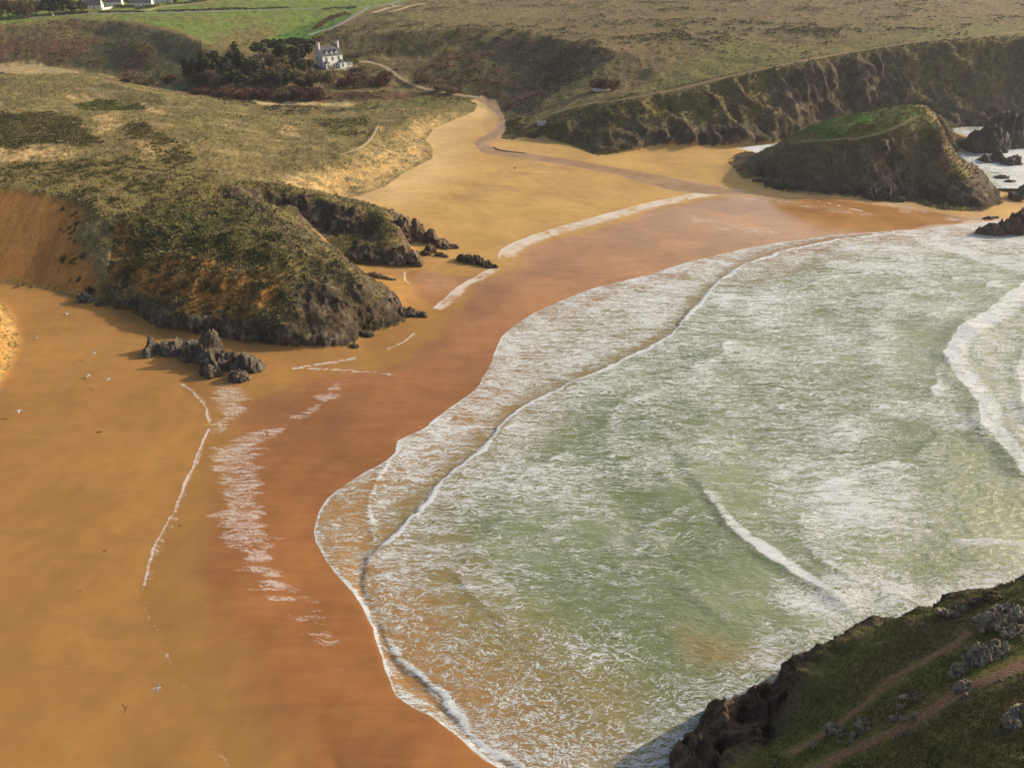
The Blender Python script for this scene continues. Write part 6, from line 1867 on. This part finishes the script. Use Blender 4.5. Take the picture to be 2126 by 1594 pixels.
# ------------------------------------------------------------------ ground cover nobody could count
def blades(name, P3, size, mat, label, per=6, tall=1.0, spread=0.35, seed=3, wide=0.18):
    """tufts: per leaf blades fanning out of each point"""
    r = np.random.default_rng(seed)
    n = len(P3)
    p = np.repeat(P3, per, 0); sz = np.repeat(size, per)
    m = n * per
    ang = r.random(m) * 6.283
    d = np.stack([np.cos(ang), np.sin(ang), np.zeros(m)], 1)
    base = p + d * (sz * spread * r.random(m))[:, None]
    tip = base + d * (sz * (0.25 + 0.5 * r.random(m)))[:, None] + np.array([0, 0, 1.0]) * (sz * tall * (0.5 + 0.6 * r.random(m)))[:, None]
    side = np.stack([-d[:, 1], d[:, 0], np.zeros(m)], 1) * (sz * wide)[:, None]
    base[:, 2] -= 0.06
    v = np.stack([base - side, base + side, tip + side * 0.25, tip - side * 0.25], 1).reshape(-1, 3)
    me = bpy.data.meshes.new(name)
    me.vertices.add(len(v)); me.vertices.foreach_set('co', v.astype(np.float32).ravel())
    f = np.arange(4 * m)
    me.loops.add(len(f)); me.loops.foreach_set('vertex_index', f.astype(np.int32))
    me.polygons.add(m); me.polygons.foreach_set('loop_start', np.arange(0, 4 * m, 4, dtype=np.int32))
    me.update(calc_edges=True)
    me.materials.append(mat)
    o = bpy.data.objects.new(name, me); COL.objects.link(o)
    o['kind'] = 'stuff'; o['label'] = label; o['category'] = 'plants'
    return o
def scatter(prob, n, seed):
    """pick n ground vertices with probability weight per vertex (roughly even on the picture)"""
    r = np.random.default_rng(seed)
    w = prob.ravel().astype(float); w = w / w.sum()
    k = r.choice(w.size, n, replace=False, p=w)
    return np.stack([TX.ravel()[k], TY.ravel()[k], TZ.ravel()[k]], 1), k
_pxx, _pyy = proj(TX, TY, TZ)
inview = ((_pxx > -60) & (_pxx < IW + 60) & (_pyy > -20) & (_pyy < IH + 60)).astype(float)
lum = ALB.sum(-1)
inpoly_trk = smooth(0.3, 1.0, dpath)
# marram tussocks, thickest where the dunes are dark
dn_ok = inview * ((zone == Z_DUNE) & (slip < 0.2)) * inpoly_trk
pts, k = scatter(dn_ok * smooth(0.9, 0.35, lum) * smooth(0.26, 0.36, lum) * (0.15 + k2) + 1e-12, 6000, 11)
dd = np.hypot(pts[:, 0], pts[:, 1])
blades('marram_grass', pts, 0.30 + 0.35 * RNG.random(len(pts)) + 0.0008 * dd, leaf_material('marram_blades', (0.150, 0.130, 0.050), (0.330, 0.265, 0.115), 0.8, 0.08), 'tussocks of olive and straw marram grass covering the dunes', 5, 0.55)
pts, k = scatter(dn_ok * smooth(0.36, 0.22, lum) * (0.15 + k2) + 0.3 * inview * (slip > 0.3) * smooth(0.4, 0.25, lum) + 1e-12, 6000, 15)
dd = np.hypot(pts[:, 0], pts[:, 1])
blades('dark_marram_grass', pts, 0.35 + 0.4 * RNG.random(len(pts)) + 0.0008 * dd, leaf_material('dark_marram_blades', (0.055, 0.055, 0.020), (0.150, 0.125, 0.048), 0.8, 0.08), 'thick dark marram grass in the hollows of the dunes', 5, 0.7)
# scrub on the valley sides and heath
pr = inview * (zone == Z_HILL) * smooth(0.42, 0.16, lum) * (0.02 + smooth(0.45, 0.75, 0.5 * k8 + 0.5 * k30)) * inpoly_trk + 1e-12
pts, k = scatter(pr, 11000, 12)
blades('heath_scrub', pts, 0.6 + 0.7 * RNG.random(len(pts)), leaf_material('scrub_leaves', (0.080, 0.064, 0.032), (0.230, 0.165, 0.085), 0.9, 0.08), 'low brown heath, bracken and gorse scrub on the valley sides', 6, 0.4, 0.7, 5, 0.35)
# rough grass of headland, cliffs, islet
pr = inview * ((zone == Z_HEAD) | (zone == Z_CLIFF) | (zone == Z_ISL)) * (1 - SURF[..., 0]) * (0.2 + k2) * inpoly_trk + 1e-12
pts, k = scatter(pr, 12000, 13)
blades('cliff_grass', pts, 0.35 + 0.35 * RNG.random(len(pts)) + 0.0012 * np.hypot(pts[:, 0], pts[:, 1]), leaf_material('cliff_grass_blades', (0.085, 0.078, 0.030), (0.250, 0.195, 0.085), 0.9, 0.12), 'rough tussock grass on the headland, cliffs and islet', 5, 0.6, 0.5, 6)
# turf of the near headland
pr = inview * (zone == Z_NEAR) * (1 - 0.8 * SURF[..., 0]) * (0.3 + k2) * inpoly_trk + 1e-12
pts, k = scatter(pr, 14000, 14)
blades('clifftop_grass', pts, 0.10 + 0.14 * RNG.random(len(pts)), leaf_material('turf_blades', (0.070, 0.085, 0.022), (0.190, 0.165, 0.052), 0.9, 0.4), 'short green and rusty turf on the near headland', 5, 0.7, 0.7, 7)
print('cover', round(time.time() - T0, 1))

# ------------------------------------------------------------------ gulls and flotsam
M_GULLW = simple('gull_white', (0.80, 0.79, 0.76), 0.7, 0.05, 2.0)
M_GULLG = simple('gull_grey_wing', (0.30, 0.31, 0.33), 0.7, 0.15, 2.0)
M_BEAK = simple('gull_beak', (0.70, 0.42, 0.05), 0.6, 0.1, 2.0)
def gull_parts(root):
    prof = [(-.32, .015), (-.25, .045), (-.12, .075), (.02, .085), (.14, .07), (.20, .048), (.25, .052), (.29, .045), (.32, .015)]
    mb = MB()
    mb.tube([(x, 0, 0.02 * (x > .18) + .0) for x, r in prof], [r for x, r in prof], 8)
    body = mb.build('body', M_GULLW, root, True)
    MB().add([(.31, -.012, .02), (.31, .012, .02), (.38, 0, .005), (.31, 0, .04)], [(0, 1, 2), (1, 3, 2), (3, 0, 2), (0, 3, 1)]).build('beak', M_BEAK, body)
    MB().add([(-.28, -.04, .0), (-.28, .04, .0), (-.44, .10, -.005), (-.44, -.10, -.005), (-.28, 0, .03), (-.44, 0, .012)], [(0, 3, 5, 4), (4, 5, 2, 1), (1, 2, 3, 0), (3, 2, 5)]).build('tail', M_GULLW, root)
    for s in (-1, 1):
        top = [(.13, .05, .04), (.17, .30, .13), (.06, .62, .12), (-.10, .64, .11), (-.05, .30, .12), (-.10, .05, .03)]
        vs = [(x, s * y, z) for x, y, z in top] + [(x, s * y, z - .025) for x, y, z in top]
        n = 6
        fs = [(0, 1, 4, 5), (1, 2, 3, 4), (11, 10, 7, 6), (10, 9, 8, 7)] + [(i, i + 6, (i + 1) % 6 + 6, (i + 1) % 6) for i in range(6)]
        MB().add(vs, fs).build('wing', M_GULLG, root)
first = None
GULLS = [(196, 733, 2.0, 35, 'gull with dark wings left of the pinnacle rock, banking over the sand'),
         (140, 652, 1.6, 80, 'gull farthest up the left beach below the sand slope'),
         (75, 702, 1.5, 20, 'gull over the sand beside the little dune at the left edge'),
         (173, 736, 0.6, 120, 'gull close behind the dark winged one, skimming the sand'),
         (184, 780, 1.0, 60, 'gull just below the dark winged pair'),
         (226, 787, 2.0, 50, 'gull nearest the wet foam line left of the rock'),
         (40, 853, 2.2, 100, 'gull at the left edge of the lower beach'),
         (327, 1428, 1.0, 10, 'lone gull over the dark wet sand near the bottom')]
for px, py, z, a, lb in GULLS:
    g = P(px, py, 2.0 + z)
    if first is None:
        o = first = empty('gull', tuple(g), math.radians(a)); gull_parts(o)
    else:
        o = copy_tree(first); o.location = tuple(g)
    o.rotation_euler = (math.radians(12), math.radians(-6), math.radians(a))
    o.scale = (1.15, 1.15, 1.15)
    tag(o, lb, 'gull', 'gulls over the beach')
M_DRIFT = simple('driftwood', (0.10, 0.085, 0.055), 0.9, 0.3, 3.0)
def stick(px, label, name='driftwood', r=0.12, mat=M_DRIFT, cat='driftwood', rise=0.05):
    c = ground(px)
    mid = c[0].copy()
    mb = MB()
    p = catmull(c, 0.4)
    p[:, 2] = mesh_z(p[:, 0], p[:, 1]) + rise
    rr = r * np.interp(np.linspace(0, 1, len(p)), [0, .15, .8, 1], [.4, 1, .8, .2])
    mb.tube([tuple(q - mid) for q in p], list(rr), 6)
    o = mb.build(name, mat); o.location = mid
    return tag(o, label, cat)
stick([(200, 898), (206, 897), (213, 896)], 'dark green strand lying alone on the middle of the left beach', 'seaweed_strand', 0.13, simple('seaweed', (0.045, 0.055, 0.018), .7, .3, 3.0), 'seaweed')
stick([(214, 1144), (218, 1143), (222, 1143.5)], 'short dark stick on the lower left beach', r=0.07)
stick([(166, 1226), (169, 1226)], 'small dark scrap near the fading foam line', 'seaweed_strand', 0.10, M_DRIFT, 'seaweed')
stick([(373, 1090), (376, 1090.5)], 'dark weed lump beside the lower foam line', 'seaweed_strand', 0.14, M_DRIFT, 'seaweed')
stick([(1066, 350), (1072, 350)], 'black lump on the dry sand below the stream', 'seaweed_strand', 0.3, M_DRIFT, 'seaweed', 0.15)
stick([(1024, 306), (1036, 312), (1060, 316), (1095, 319)], 'long dark bar standing in for the cut edge of the stream bank', r=0.25, rise=0.15)  # added bar in place of the dark line of the stream-cut bank
# ------------------------------------------------------------------ haze
hz = bpy.data.meshes.new('haze')
bx0, bx1, by0, by1, bz0, bz1 = -7500, 7500, -400, 7500, -14, 92
v_ = [(x, y, z) for x in (bx0, bx1) for y in (by0, by1) for z in (bz0, bz1)]
hz.from_pydata(v_, [], [(0, 1, 3, 2), (4, 6, 7, 5), (0, 4, 5, 1), (2, 3, 7, 6), (0, 2, 6, 4), (1, 5, 7, 3)])
ho = bpy.data.objects.new('haze', hz)
COL.objects.link(ho)
ho['kind'] = 'stuff'
ho['label'] = 'pale sea haze filling the air over the bay'
hm = bpy.data.materials.new('haze_air')
hm.use_nodes = True
hm.node_tree.nodes.clear()
_o = hm.node_tree.nodes.new('ShaderNodeOutputMaterial')
_v = hm.node_tree.nodes.new('ShaderNodeVolumePrincipled')
_v.inputs['Color'].default_value = (0.92, 0.94, 1.0, 1)
_v.inputs['Density'].default_value = 0.00011
_v.inputs['Anisotropy'].default_value = 0.3
hm.node_tree.links.new(_v.outputs[0], _o.inputs['Volume'])
hz.materials.append(hm)
print('all', round(time.time() - T0, 1))
